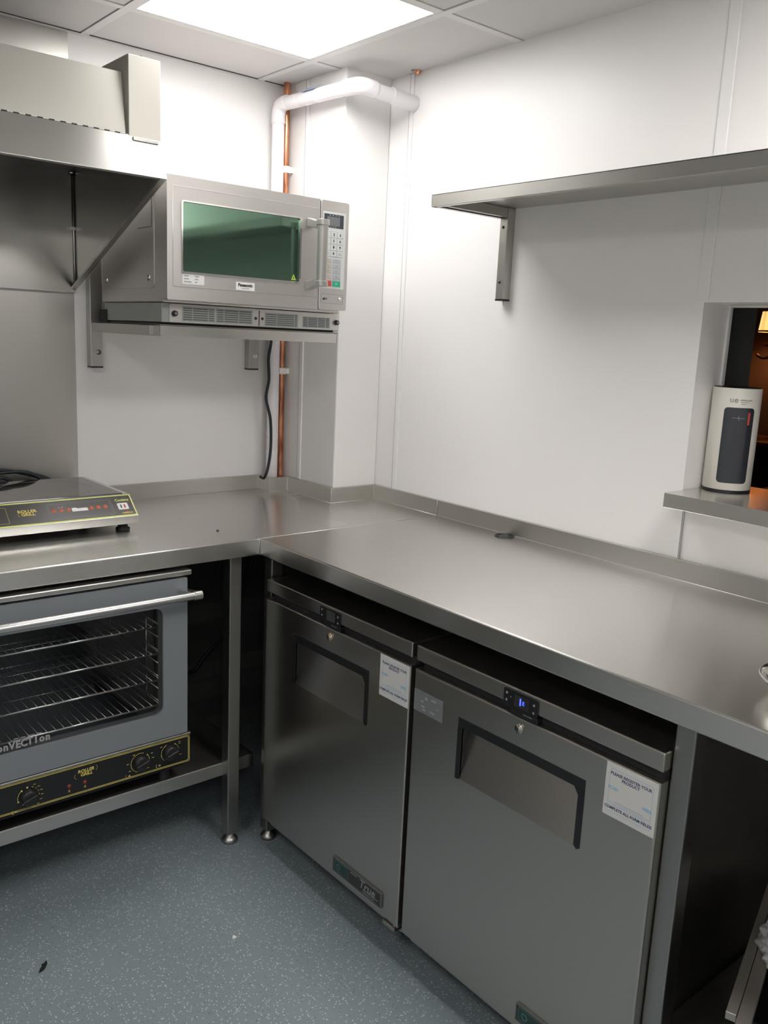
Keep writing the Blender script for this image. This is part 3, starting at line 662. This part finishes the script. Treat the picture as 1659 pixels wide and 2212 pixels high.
for (a_, b_, c_, d_) in ((-.4415, -.440, 1.765, 1.86), (-.441, -.352, 1.7625, 1.764)): mb.box('void', (-.8922, -.8912), (a_, b_), (c_, d_))
body = part('cabinet', mb, t)
for (yy, zz) in ((-.137, 1.628), (-.424, 1.63)): part('side_screw', MB().lathe('chrome', (-.8915, yy, zz), [(0, .004), (.003, .004), (.006, .001), (.006, 0)], 16, axis=(-1, 0, 0)).box('void', (-.8924, -.8914), (yy, yy+.010), (zz-.007, zz+.007)), body)
# door
DY = -.535; dx0, dx1, dz0, dz1 = -.893, -.4055, 1.5725, 1.8885
wx0, wx1, wz0, wz1 = -.8495, -.4745, 1.6460, 1.8265
mb = MB().ring('steelm', 'y', rrect(dx0, dx1, dz0, dz1, .003), rrect(wx0, wx1, wz0, wz1, .005), DY, -.5005)
dr = part('door', mb, t)
mb = MB()
# the embossed panel outline and the bright bezel round the window
mb.ring('chrome', 'y', rrect(-.8770, -.408, 1.6065, 1.8625, .003), rrect(-.8760, -.409, 1.6075, 1.8615, .002), DY-.0006, DY)
part('embossed_edge', mb, dr)
part('window_bezel', MB().ring('chrome', 'y', rrect(wx0-.003, wx1+.004, wz0-.004, wz1+.002, .006), rrect(wx0+.0015, wx1-.0015, wz0+.0015, wz1-.0015, .004), DY-.002, DY+.004), dr, 'bright metal bezel')
part('window', MB().prism('glassd', 'y', rrect(wx0-.002, wx1+.002, wz0-.002, wz1+.002, .005), DY+.003, DY+.008), dr, 'dark green tinted glass')
part('warning_triangle', MB().prism('warn', 'y', [(-.5005, 1.6515), (-.4845, 1.6515), (-.4925, 1.668)], DY+.0022, DY+.003).prism('pblack', 'y', [(-.4945, 1.6545), (-.4905, 1.6545), (-.4925, 1.663)], DY+.0019, DY+.0022), dr, 'yellow warning triangle')
mb = MB().box('white', (-.8495, -.7845), (DY-.0006, DY), (1.6155, 1.6415))
for zz, wl, wr in ((1.6365, .014, .012), (1.6290, .014, .010), (1.6215, .022, .007)):
    mb.box('grey', (-.8450, -.8450+wl), (DY-.0009, DY-.0005), (zz-.0015, zz+.0015)); mb.box('grey', (-.8125, -.8125+wr), (DY-.0009, DY-.0005), (zz-.0015, zz+.0015))
part('data_label', mb, dr, 'white printed data label')
mb = MB().box('white', (-.6860, -.6260), (DY-.0006, DY), (1.6105, 1.6325)).text('pblack', 'Panasonic', .0118, (-.656, DY-.0009, 1.6245), bold=.0004).box('grey', (-.668, -.643), (DY-.0009, DY), (1.6145, 1.6165))
part('name_label', mb, dr, 'white label with black name lettering')
mb = MB()
gx0, gx1 = -.452, -.428
mb.prism('grip', 'x', [(DY+.001, 1.832), (DY+.001, 1.806), (-.590, 1.797), (-.604, 1.806), (-.604, 1.815)], gx0, gx1, .003, 3)
mb.prism('grip', 'x', [(DY+.001, 1.625), (DY+.001, 1.651), (-.590, 1.660), (-.604, 1.652), (-.604, 1.642)], gx0, gx1, .003, 3)
mb.prism('grip', 'z', rrect(gx0-.003, gx1+.003, -.612, -.586, .009), 1.652, 1.806)
mb.prism('grip', 'z', rrect(gx0-.005, gx1+.005, -.614, -.582, .009), 1.636, 1.652, .002); mb.prism('grip', 'z', rrect(gx0-.005, gx1+.005, -.614, -.582, .009), 1.806, 1.823, .002)
part('handle', mb, dr, 'moulded grey vertical handle')
# control panel side
cx0, cx1 = -.4025, -.298
mb = MB().prism('steelm', 'y', rrect(cx0, cx1, dz0+.001, dz1, .006), DY, -.5005, .0015); cp = part('control_panel', mb, t)
part('panel_gap', MB().box('void', (-.4055, -.4025), (-.53, -.501), (dz0, dz1)), t)
kx0, kx1 = -.3945, -.3105; F = DY-.0006
mb = MB().prism('pad', 'y', rrect(kx0, kx1, 1.636, 1.857, .003), F, DY)
mb.prism('lcdd', 'y', rrect(-.391, -.319, 1.812, 1.851, .001), F-.0003, DY); mb.box('lcd', (-.380, -.333), (F-.0006, DY), (1.8175, 1.8435))
for k in range(4): mb.box('lgrey', (-.372+.011*k, -.367+.011*k), (F-.0006, DY), (1.8465, 1.8485)); mb.box('lgrey', (-.378+.009*k, -.374+.009*k), (F-.0006, DY), (1.8140, 1.8158))
part('keypad', mb, cp, 'silver keypad with dark display')
kp = cp.children[-1] if cp.children else None
kp = [o for o in bpy.data.objects if o.name.startswith('keypad')][0]
names_ = ['1', '2', '3', '4', '5', '6', '7', '8', '9', '', '0', '']
part('key_frame', MB().box('padb', (-.3895, -.3185), (F-.0002, DY), (1.7280, 1.8025)), kp)
kw, kh = .0205, .0160
for k in range(12):
    c_, r_ = k % 3, k//3
    xa = -.3875+c_*.0235; za = 1.8010-r_*.0182
    mb = MB().box('pad', (xa, xa+kw), (F-.0008, F), (za-kh, za))
    if names_[k]: mb.text('pblack', names_[k], .0105, (xa+kw/2, F-.0012, za-kh/2), bold=.0002)
    else: mb.box('grey', (xa+.003, xa+kw-.003), (F-.001, F), (za-.011, za-.009)).box('grey', (xa+.005, xa+kw-.005), (F-.001, F), (za-.0065, za-.005))
    part('key', mb, kp, 'pale number key')
for (x0_, mt_) in ((-.3885, 'padt'), (-.3550, 'padb')):
    for k in range(4):
        z1_ = 1.7235-k*.0158
        part('key', MB().box(mt_, (x0_, x0_+.0305), (F-.0006, F), (z1_-.0148, z1_)).box('grey', (x0_+.004, x0_+.026), (F-.0009, F), (z1_-.0105, z1_-.0090)).box('grey', (x0_+.011, x0_+.019), (F-.0009, F), (z1_-.0055, z1_-.003)), kp, 'wide soft key')
part('key', MB().box('red', (-.3885, -.3580), (F-.0008, F), (1.6425, 1.6590)).box('white', (-.377, -.371), (F-.001, F), (1.650, 1.652)), kp, 'red stop key')
part('key', MB().box('green', (-.3550, -.3245), (F-.0008, F), (1.6425, 1.6590)).box('white', (-.343, -.337), (F-.001, F), (1.650, 1.652)), kp, 'green start key')
mb = MB().ring('void', 'y', rrect(-.3935, -.3125, 1.5925, 1.6195, .001), rrect(-.393, -.313, 1.593, 1.619, .001), DY-.0003, DY+.001)
mb.text('pblack', 'SD', .0085, (-.3830, DY-.0004, 1.6050), bold=.0004, shear=.3); mb.prism('pblack', 'y', [(-.3755, 1.6025), (-.3735, 1.6085), (-.3715, 1.6085), (-.3735, 1.6025)], DY-.0006, DY)
part('memory_hatch', mb, cp); part('hatch_lock', MB().lathe('chrome', (-.3255, DY, 1.6065), [(0, .006), (.004, .006), (.006, .003), (.0065, 0)], 20, axis=(0, -1, 0)), cp, 'small chrome lock')
# filter drawer under the oven
BY = -.478
mb = MB().box('galv', (-.882, -.285), (BY, -.09), (1.513, 1.565), .001).box('blackm', (-.875, -.29), (-.46, -.1), (1.5066, 1.513)); base = part('filter_base', mb, t, 'galvanised filter base below the oven')
mb = MB().box('steelm', (-.860, -.286), (BY-.003, BY), (1.514, 1.564), .0006).box('steelm', (-.860, -.290), (BY-.006, BY-.003), (1.5595, 1.5625)); fp = part('filter_cover', mb, base)
def grille(x0, x1, z0, z1, splits):
    mb = MB().box('galv', (x0-.002, x1+.002), (BY-.0036, BY-.003), (z0-.002, z1+.002))
    n = 6
    for k in range(n):
        zz = z0+(z1-z0)*(k+.5)/n
        xx = x0
        for s_ in list(splits)+[1.]:
            xe = x0+(x1-x0)*s_
            mb.box('seal', (xx+.001, xe-.0025), (BY-.0042, BY-.0034), (zz-.0014, zz+.0016)); xx = xe
    part('grille', mb, fp, 'slotted air grille')
grille(-.820, -.722, 1.520, 1.556, (.3, .8)); grille(-.715, -.600, 1.520, 1.556, (.2, .62)); grille(-.554, -.440, 1.518, 1.553, (.35, .9)); grille(-.420, -.320, 1.520, 1.549, (.18, .55, .85))
part('cover_slit', MB().box('void', (-.5765, -.5745), (BY-.0042, BY-.003), (1.515, 1.559)), fp)
for sx_ in (-.846, -.2945):
    part('screw', MB().lathe('black', (sx_, BY-.003, 1.5375), [(0, .010), (.004, .010), (.0075, .008), (.0082, 0)], 20, axis=(0, -1, 0)).lathe('lgrey', (sx_, BY-.0128, 1.5375), [(0, .001), (.003, .001)], 12, axis=(0, -1, 0)), fp, 'black knurled thumb screw')
for sx_ in (-.5874, -.5646): part('dowel', MB().cyl('black', (sx_, BY-.003, 1.5367), (sx_, BY-.0045, 1.5367), .0042), fp)
part('rear_foot', MB().box('blackm', (-.885, -.84), (-.11, -.06), (1.5066, 1.545), .002), t)
# flex hanging from the microwave
mb = MB().tube('cable', [(-.291, -.11, 1.56), (-.290, -.10, 1.467), (-.299, -.10, 1.408), (-.296, -.10, 1.336), (-.306, -.10, 1.271), (-.287, -.10, 1.197), (-.283, -.10, 1.103), (-.292, -.10, 1.028), (-.298, -.085, .985), (-.30, -.06, .984)], .0052, 12, 8)
part('power_cable', mb, t, 'black power cable hanging down behind the worktop')

# ================================================================== EXTRACTION HOOD
HXR, HXL = -.941, -2.15
t = thing('extractor_hood', 'stainless steel extractor hood mounted above the induction hob', 'extractor hood', (-1.5, -.3, 1.59))
mb = MB().prism('steelc', 'x', [(-.0005, 1.590), (-.0005, 1.955), (-.06, 2.10), (-.55, 2.10), (-.588, 1.952), (-.597, 1.949), (-.633, 1.857), (-.632, 1.856)], HXR-.0025, HXR-.0005)
mb.prism('steelv', 'x', [(-.632, 1.856), (-.0005, 1.590), (-.0005, 1.597), (-.632, 1.864)], HXR-.016, HXR-.0026)
part('end_panel', mb, t, 'triangular steel end panel')
mb = MB().box('steelc', (HXL, HXR-.003), (-.022, -.0005), (1.590, 1.955), .001); part('back_panel', mb, t)
mb = MB().prism('steelh', 'x', [(-.637, 1.8555), (-.600, 1.950), (-.560, 1.950), (-.600, 1.8575), (-.625, 1.8575)], HXL, HXR, .001); part('front_fascia', mb, t)
mb = MB().box('steelh', (HXL, HXR-.003), (-.598, -.06), (1.948, 1.952)).box('rub', (HXL, HXR-.003), (-.55, -.022), (1.940, 1.947)); part('filter_bank', mb, t)
mb = MB().prism('steelp', 'x', [(-.598, 1.952), (-.576, 2.094), (-.573, 2.094), (-.595, 1.952)], HXL, -1.030, .0008); pn = part('access_panel', mb, t, 'pale hinged access panel')
mb = MB()
k = 0; x = HXL
while x < -1.032:
    mb.box('white' if k % 2 else 'void', (x, min(x+.013, -1.031)), (-.6005, -.5965), (1.9500, 1.9524)); x += .013; k += 1
part('piano_hinge', mb, pn, 'long piano hinge')
mb = MB().box('steelp', (-1.0235, HXR+.0005), (-.601, -.30), (1.946, 2.132), .0015).box('steelv', (-1.015, HXR-.008), (-.607, -.60), (1.9385, 1.947), .001)
mb.cyl('chrome', (-.985, -.59, 2.132), (-.985, -.59, 2.136), .004, seg=12)
part('end_box', mb, t, 'upright end box of the hood')
part('corner_angle', MB().tube('alu', [(HXR-.006, -.026, 1.597), (HXR-.006, -.026, 1.94)], .0022, 8, 1).box('alu', (HXR-.020, HXR-.003), (-.034, -.022), (1.772, 1.781)).lathe('chrome', (HXR-.010, -.03, 1.936), [(0, .004), (.004, .003), (.005, 0)], 16, axis=(0, -1, 0)), t, 'thin bright corner seam')
mb = MB().box('steelpanel', (-2.3, -.9425), (-.0035, -.0005), (.9832, HC-.003)).box('steelpanel', (-2.3, -.9425), (-.005, -.0035), (1.497, 1.500))
single('splashback', mb, 'tall brushed steel sheet on the wall behind the hob and hood', 'splashback', (-1.5, -.002, .98))
mb = MB().box('steelv', (-1.12, -1.035), (-.30, -.12), (2.10, 2.128), .003).cyl('steelv', (-1.05, -.2, 2.10), (-1.05, -.2, 2.14), .012)
part('top_bracket', mb, t)

# ================================================================== PIPES
t = thing('waste_pipe', 'white plastic waste pipe with elbows in the corner by the column', 'pipe', (-.243, -.05, .94))
part('upright', MB().cyl('pvc', (-.243, -.046, .86), (-.243, -.046, 2.225), .0212), t)
part('run', MB().cyl('pvc', (-.237, -.085, 2.256), (-.226, -.43, 2.249), .0220).cyl('pvc', (-.19, -.468, 2.248), (-.06, -.468, 2.240), .0220), t)
mb = MB().cyl('pvc', (-.243, -.046, 2.195), (-.243, -.046, 2.225), .0238).tube('pvc', [(-.243, -.046, 2.215), (-.2425, -.050, 2.240), (-.2415, -.064, 2.254), (-.2395, -.095, 2.257)], .0236, 24, 6)
part('elbow', mb, t)
mb = MB().tube('pvc', [(-.2265, -.40, 2.250), (-.226, -.43, 2.2495), (-.220, -.458, 2.249), (-.200, -.468, 2.2485), (-.165, -.468, 2.247)], .0245, 24, 6); part('elbow', mb, t)
mb = MB().cyl('pvc', (-.10, -.468, 2.2425), (-.0005, -.468, 2.238), .0245); part('elbow', mb, t)
part('pipe_label', MB().prism('blue', 'z', rrect(-.018, .018, -.050, .020, .002), 0, .0008, mx=Matrix.Translation((-.2435, -.22, 2.2755)) @ Matrix.Rotation(math.radians(-28), 4, 'Y')), t, 'blue printed patch')
t = thing('copper_pipe', 'upright bare copper pipe between the white pipe and the column', 'pipe', (-.211, -.05, .94))
part('tube', MB().cyl('copper', (-.2095, -.052, .86), (-.2125, -.050, HC+.003), .0110), t)
part('joint', MB().cyl('copper', (-.2123, -.050, 2.288), (-.2125, -.050, 2.312), .0135), t)
for zz in (2.051, 1.364):
    part('pipe_clip', MB().cyl('clipm', (-.211, -.0505, zz-.011), (-.211, -.0505, zz+.011), .0145).box('clipm', (-.200, -.186), (-.062, -.040), (zz-.0095, zz+.0095), .002), t, 'white plastic pipe clip')
mb = MB().lathe('copper', (-.014, -.489, 2.329), [(0, -.012), (.006, -.011), (.010, -.004), (.012, .0)], 18).box('trimd', (-.030, -.004), (-.486, -.478), (HC-.001, HC+.003))
single('pipe_stub', mb, 'small copper pipe end poking through the ceiling above the wall joint', 'pipe', (-.014, -.489, 2.32))

# cables in the dark under the worktop
mb = MB().tube('cable', [(-.68, -.12, .305), (-.60, -.1, .312), (-.572, -.1, .325), (-.546, -.1, .357), (-.505, -.1, .392), (-.465, -.1, .419), (-.43, -.1, .46), (-.385, -.1, .60), (-.3524, -.1, .697), (-.343, -.1, .74), (-.335, -.09, .87)], .0065, 10, 8)
single('power_cable', mb, 'black cable looping up the wall under the worktop beside the oven', 'cable', (-.5, -.1, .3))

# ================================================================== RIGHT WALL SHELF
t = thing('wall_shelf', 'long steel wall shelf above the hatch-side worktop', 'shelf', (-.15, -1.9, 1.85))
y0_, y1_ = -.902, -2.9
mb = MB().box('steelhy', (-.300, -.0005), (y1_, y0_), (1.8795, 1.8815)).box('steelhy', (-.300, -.298), (y1_, y0_), (1.850, 1.8815), .0008).box('steelhy', (-.300, -.0005), (y0_-.002, y0_), (1.850, 1.8815)).box('steelhy', (-.298, -.284), (y1_, y0_), (1.8500, 1.8515)).box('steelhy', (-.298, -.0005), (y0_-.014, y0_-.002), (1.8500, 1.8515))
part('shelf_board', mb, t)
for by in (-.9225, -2.6):
    br_ = part('bracket', MB().box('steelv', (-.031, -.0005), (by-.0135, by+.0165), (1.6235, 1.8795), .002).box('steelv', (-.28, -.031), (by-.011, by+.011), (1.853, 1.879), .001).box('black', (-.031, -.0005), (by-.0135, by+.0165), (1.6195, 1.6245)), t)
    for zz in (1.826, 1.672): part('bolt', MB().lathe('black', (-.031, by+.003, zz), [(0, .003), (.003, .003), (.0045, .0005), (.0045, 0)], 14, axis=(-1, 0, 0)), br_, 'black bolt head')

# ================================================================== HATCH SHELF, SPEAKER BOX
mb = MB().box('steel', (-.089, .224), (-2.9, -1.566), (1.121, 1.159), .002)
mb = MB().prism('steelr', 'z', [(-.089, -1.567), (-.089, -2.9), (.224, -2.9), (.224, -1.5635), (0, -1.5635), (-.001, -1.567)], 1.1225, 1.159, .0012)
single('hatch_shelf', mb, 'steel ledge running through the serving hatch', 'shelf', (.05, -2.2, 1.12))
SX, SY, SZ0, SZ1, SR = .102, -1.621, 1.159, 1.421, .0575
t = thing('speaker_carton', 'tall white tube box for a portable speaker standing in the hatch', 'box', (SX, SY, SZ0))
mb = MB().lathe('boxw', (SX, SY, SZ0), [(SR-.004, .2545), (SR, .2560), (SR, .2575), (SR-.002, .2575), (SR, .256), (SR, .008), (SR-.003, .006), (0, .006)], 48)
part('tube', mb, t)
part('base', MB().lathe('black', (SX, SY, SZ0), [(0, 0), (SR-.001, 0), (SR, .003), (SR-.0005, .0085)], 48), t, 'black base rim')
part('lid', MB().lathe('black', (SX, SY, SZ0+.2545), [(0, .0), (SR-.006, .0), (SR-.004, .0045), (SR-.0015, .0045), (SR-.001, 0)], 48), t, 'black lid recessed in the rim')
# curved front window, artwork and lettering wrap round the tube
fa = math.atan2(CAM.y-SY, CAM.x-SX)+.04
def wrap(mb, mat, pts2, rr):
    """pts2: (arc length s, z) outline grid -> patch on the tube; s grows to the right as seen"""
    t_ = bmesh.new(); V = []
    for row in pts2: V.append([t_.verts.new((SX+rr*math.cos(fa+s_/SR), SY+rr*math.sin(fa+s_/SR), z_)) for s_, z_ in row])
    for A, B in zip(V, V[1:]):
        for i in range(len(A)-1): t_.faces.new((A[i], A[i+1], B[i+1], B[i]))
    if mat not in mb.mats: mb.mats.append(mat)
    for f in t_.faces: f.material_index = mb.mats.index(mat); f.smooth = True
    me = bpy.data.meshes.new('tmp'); bmesh.ops.recalc_face_normals(t_, faces=t_.faces); t_.to_mesh(me); t_.free(); mb.bm.from_mesh(me); bpy.data.meshes.remove(me)
def rpatch(s0, s1, z0, z1, r):
    rows = []
    zs_ = [z0+r*(1-math.cos(math.radians(a))) for a in (0, 20, 45, 70, 90)]+[z0+(z1-z0)*k/6 for k in range(1, 6)]+[z1-r*(1-math.cos(math.radians(a))) for a in (90, 70, 45, 20, 0)]
    for z in sorted(zs_):
        d = min(z-z0, z1-z); ins = r-math.sqrt(max(0, r*r-(r-d)**2)) if d < r else 0
        rows.append([((s0+ins)+(s1-s0-2*ins)*i/14, z) for i in range(15)])
    return rows
mb = MB(); wrap(mb, 'boxd', rpatch(-.028, .046, SZ0+.0255, SZ0+.211, .009), SR+.0006); wd = part('window', mb, t, 'dark speaker picture panel')
mb = MB(); wrap(mb, 'red', rpatch(.0290, .0345, SZ0+.170, SZ0+.200, .0008), SR+.0012)
wrap(mb, 'grey', rpatch(-.008, .022, SZ0+.1855, SZ0+.1863, .0003), SR+.0010); wrap(mb, 'grey', rpatch(.0072, .0080, SZ0+.180, SZ0+.192, .0003), SR+.0010)
part('artwork', mb, wd, 'red tag and plus sign')
mb = MB()
def ctext(mat, txt, size, s, z, **k):
    a = fa+s/SR; nrm = Vector((math.cos(a), math.sin(a), 0)); xd = Vector((-nrm.y, nrm.x, 0))
    mb.text(mat, txt, size, Vector((SX, SY, z))+nrm*(SR+.0006), xd, (0, 0, 1), **k)
ctext('grey', 'u', .020, -.0125, SZ0+.2295, bold=.0001, sx=1.0); ctext('grey', 'e', .020, -.002, SZ0+.2295, bold=.0001, sx=1.1)
ctext('grey', 'ultimate ears', .0055, .0200, SZ0+.2300); wrap(mb, 'grey', rpatch(.009, .027, SZ0+.2240, SZ0+.2250, .0002), SR+.0006); wrap(mb, 'grey', rpatch(.009, .021, SZ0+.2195, SZ0+.2205, .0002), SR+.0006)
part('lettering', mb, t, 'small grey lettering')

# ================================================================== BAR ROOM BEYOND THE HATCH
struct('wall_bar', MB().box('barwall', (2.45, 2.55), (-4.7, 1.2), (0, 2.7)).box('barwall', (WT, 2.5), (1.1, 1.2), (0, 2.7)).box('barwall', (WT, 2.5), (-4.7, -4.6), (0, 2.7)))
struct('floor_bar', MB().box('woodd', (WT, 2.55), (-4.7, 1.2), (-.1, 0)))
struct('ceiling_bar', MB().box('bardark', (WT, 2.55), (-4.7, 1.2), (2.6, 2.7)))
struct('wall_bar_pier', MB().box('pier', (.26, .30), (-1.543, -1.10), (0, 2.6)))
single('bar_counter', MB().box('black', (.2245, .62), (-2.9, -1.54), (1.085, 1.125), .004).box('woodd', (.27, .60), (-2.9, -1.54), (0, 1.085)), 'black topped counter behind the serving hatch', 'counter', (.4, -2.2, 0))
t = thing('bench_seat', 'brown panelled bench with an orange wood rail in the bar beyond', 'bench', (2.2, -.9, 0))
part('panel', MB().box('woodd', (2.15, 2.40), (-2.4, .6), (0, .93), .004), t); part('rail', MB().box('wood', (2.08, 2.42), (-2.4, .6), (1.062, 1.092), .006), t, 'orange-brown top rail')
part('backrest', MB().box('barwall', (2.2, 2.42), (-2.4, .6), (.93, 1.062), .004), t)
t = thing('wall_lamp', 'lit wall lamp with a pleated orange shade seen through the hatch', 'lamp', (2.30, -.625, 1.5))
lx_, ly_ = 2.24, -.625
sh = bmesh.new(); n_ = 64; ra, rb = .058, .068
top_ = [sh.verts.new((lx_+(ra+.0015*(-1)**i)*math.cos(2*math.pi*i/n_), ly_+(ra+.0015*(-1)**i)*math.sin(2*math.pi*i/n_), 1.705)) for i in range(n_)]
bot_ = [sh.verts.new((lx_+(rb+.0018*(-1)**i)*math.cos(2*math.pi*i/n_), ly_+(rb+.0018*(-1)**i)*math.sin(2*math.pi*i/n_), 1.612)) for i in range(n_)]
for i in range(n_): sh.faces.new((top_[i], top_[(i+1) % n_], bot_[(i+1) % n_], bot_[i]))
mb = MB().add(sh, 'shade'); mb.lathe('wood', (lx_, ly_, 1.608), [(rb+.002, 0), (rb+.003, .005), (rb+.001, .008)], 40); part('lamp_shade', mb, t, 'glowing pleated shade')
part('candle_sleeve', MB().cyl('cream', (lx_, ly_, 1.553), (lx_, ly_, 1.612), .013), t, 'cream candle sleeve')
mb = MB().lathe('iron', (lx_, ly_, 1.475), [(0, -.03), (.006, -.026), (.004, -.02), (.005, 0), (.010, .03), (.008, .05), (.014, .062), (.036, .072), (.038, .076), (0, .078)], 24)
mb.tube('iron', [(lx_, ly_, 1.50), (lx_+.03, ly_, 1.47), (lx_+.09, ly_, 1.48), (lx_+.14, ly_, 1.53)], .006, 8); mb.tube('iron', [(lx_, ly_, 1.49), (lx_-.02, ly_+.03, 1.485), (lx_-.03, ly_+.055, 1.50)], .007, 8)
part('arm', mb, t, 'dark metal arm'); part('wall_plate', MB().box('iron', (2.425, 2.449), (ly_-.03, ly_+.03), (1.44, 1.58), .004), t)
ld = bpy.data.lights.new('wall_lamp_bulb', 'POINT'); ld.energy = 3.2; ld.color = (1, .55, .25); ld.shadow_soft_size = .03
lo = bpy.data.objects.new('bulb', ld); COL.objects.link(lo); lo.parent = t; lo.location = Vector((lx_, ly_, 1.66))-t.location

# ================================================================== SMALL THINGS
def ring_bowl(x, y, z, R):
    return MB().lathe('chrome', (x, y, z), [(0, .002), (R*.55, .002), (R*.72, .012), (R*.90, .038), (R*.97, .042), (R, .041), (R, .038), (R*.93, .036), (R*.75, .010), (R*.58, 0), (0, 0)], 56)
single('steel_bowl', ring_bowl(-.522, -2.150, ZC, .085), 'shiny steel bowl at the near end of the hatch-side worktop', 'bowl', (-.522, -2.15, ZC))
BM = Matrix.Translation((-.715, -2.168, 0)) @ Matrix.Rotation(math.radians(18), 4, 'Z')
t = thing('waste_bin', 'dark bin with a twin-bar steel rim on the undershelf at the right', 'bin', (-.50, -2.27, .25))
mb = MB()
mb.box('blackm', (.012, .46), (-.022, -.016), (.251, .438), mx=BM).box('blackm', (.012, .46), (-.316, -.310), (.251, .438), mx=BM).box('blackm', (.012, .018), (-.31, -.022), (.251, .438), mx=BM).box('blackm', (.454, .46), (-.31, -.022), (.251, .438), mx=BM).box('blackm', (.018, .454), (-.31, -.022), (.251, .258), mx=BM)
part('tub', mb, t, 'black tub')
for (u0, v0, v1) in ((0, -.0165, 0), (-.03, -.0400, -.0178)):
    part('rim_bar', MB().box('alu2', (u0, .47), (v0, v1), (.436, .450), .001, mx=BM), t, 'dull steel rim bar')
part('rim_bar', MB().box('alu2', (0, .47), (-.33, -.305), (.436, .450), .001, mx=BM), t, 'dull steel rim bar')
# crumpled thin plastic liner
bmb = bmesh.new(); bmesh.ops.create_icosphere(bmb, subdivisions=5, radius=1)
from mathutils import noise
for v in bmb.verts:
    n_ = noise.noise(v.co*2.3)*.35+abs(noise.noise(v.co*4))*.35; v.co *= (1+n_); v.co = Vector((v.co.x*.065, v.co.y*.05, max(v.co.z, -.7)*.03))
part('liner', MB().add(bmb, 'bag', True, BM @ Matrix.Translation((.215, -.072, .468))), t, 'crumpled clear plastic liner')
mb = MB().prism('blackm', 'z', [(-.018, -.004), (-.008, .002), (0, .003), (.004, .009), (.010, .006), (.020, .010), (.014, .001), (.004, -.004), (-.006, -.007)], 0, .004, mx=Matrix.Translation((-1.378, -.864, .0005)) @ Matrix.Rotation(.5, 4, 'Z'))
single('dirt_scrap', mb, 'small black scrap lying on the blue-grey floor', 'scrap', (-1.378, -.864, 0))
mb = MB().prism('white', 'z', [(-.006, -.004), (.006, -.005), (.002, .007)], 0, .003, mx=Matrix.Translation((-.965, -1.038, .0005))); single('crumb', mb, 'tiny white chip on the open floor', 'crumb', (-.965, -1.038, 0))
mb = MB().lathe('blackm', (-.7505, -.558, ZC), [(0, .004), (.003, .003), (.004, 0)], 8); single('crumb', mb, 'tiny dark crumb on the back worktop', 'crumb', (-.7505, -.558, ZC))
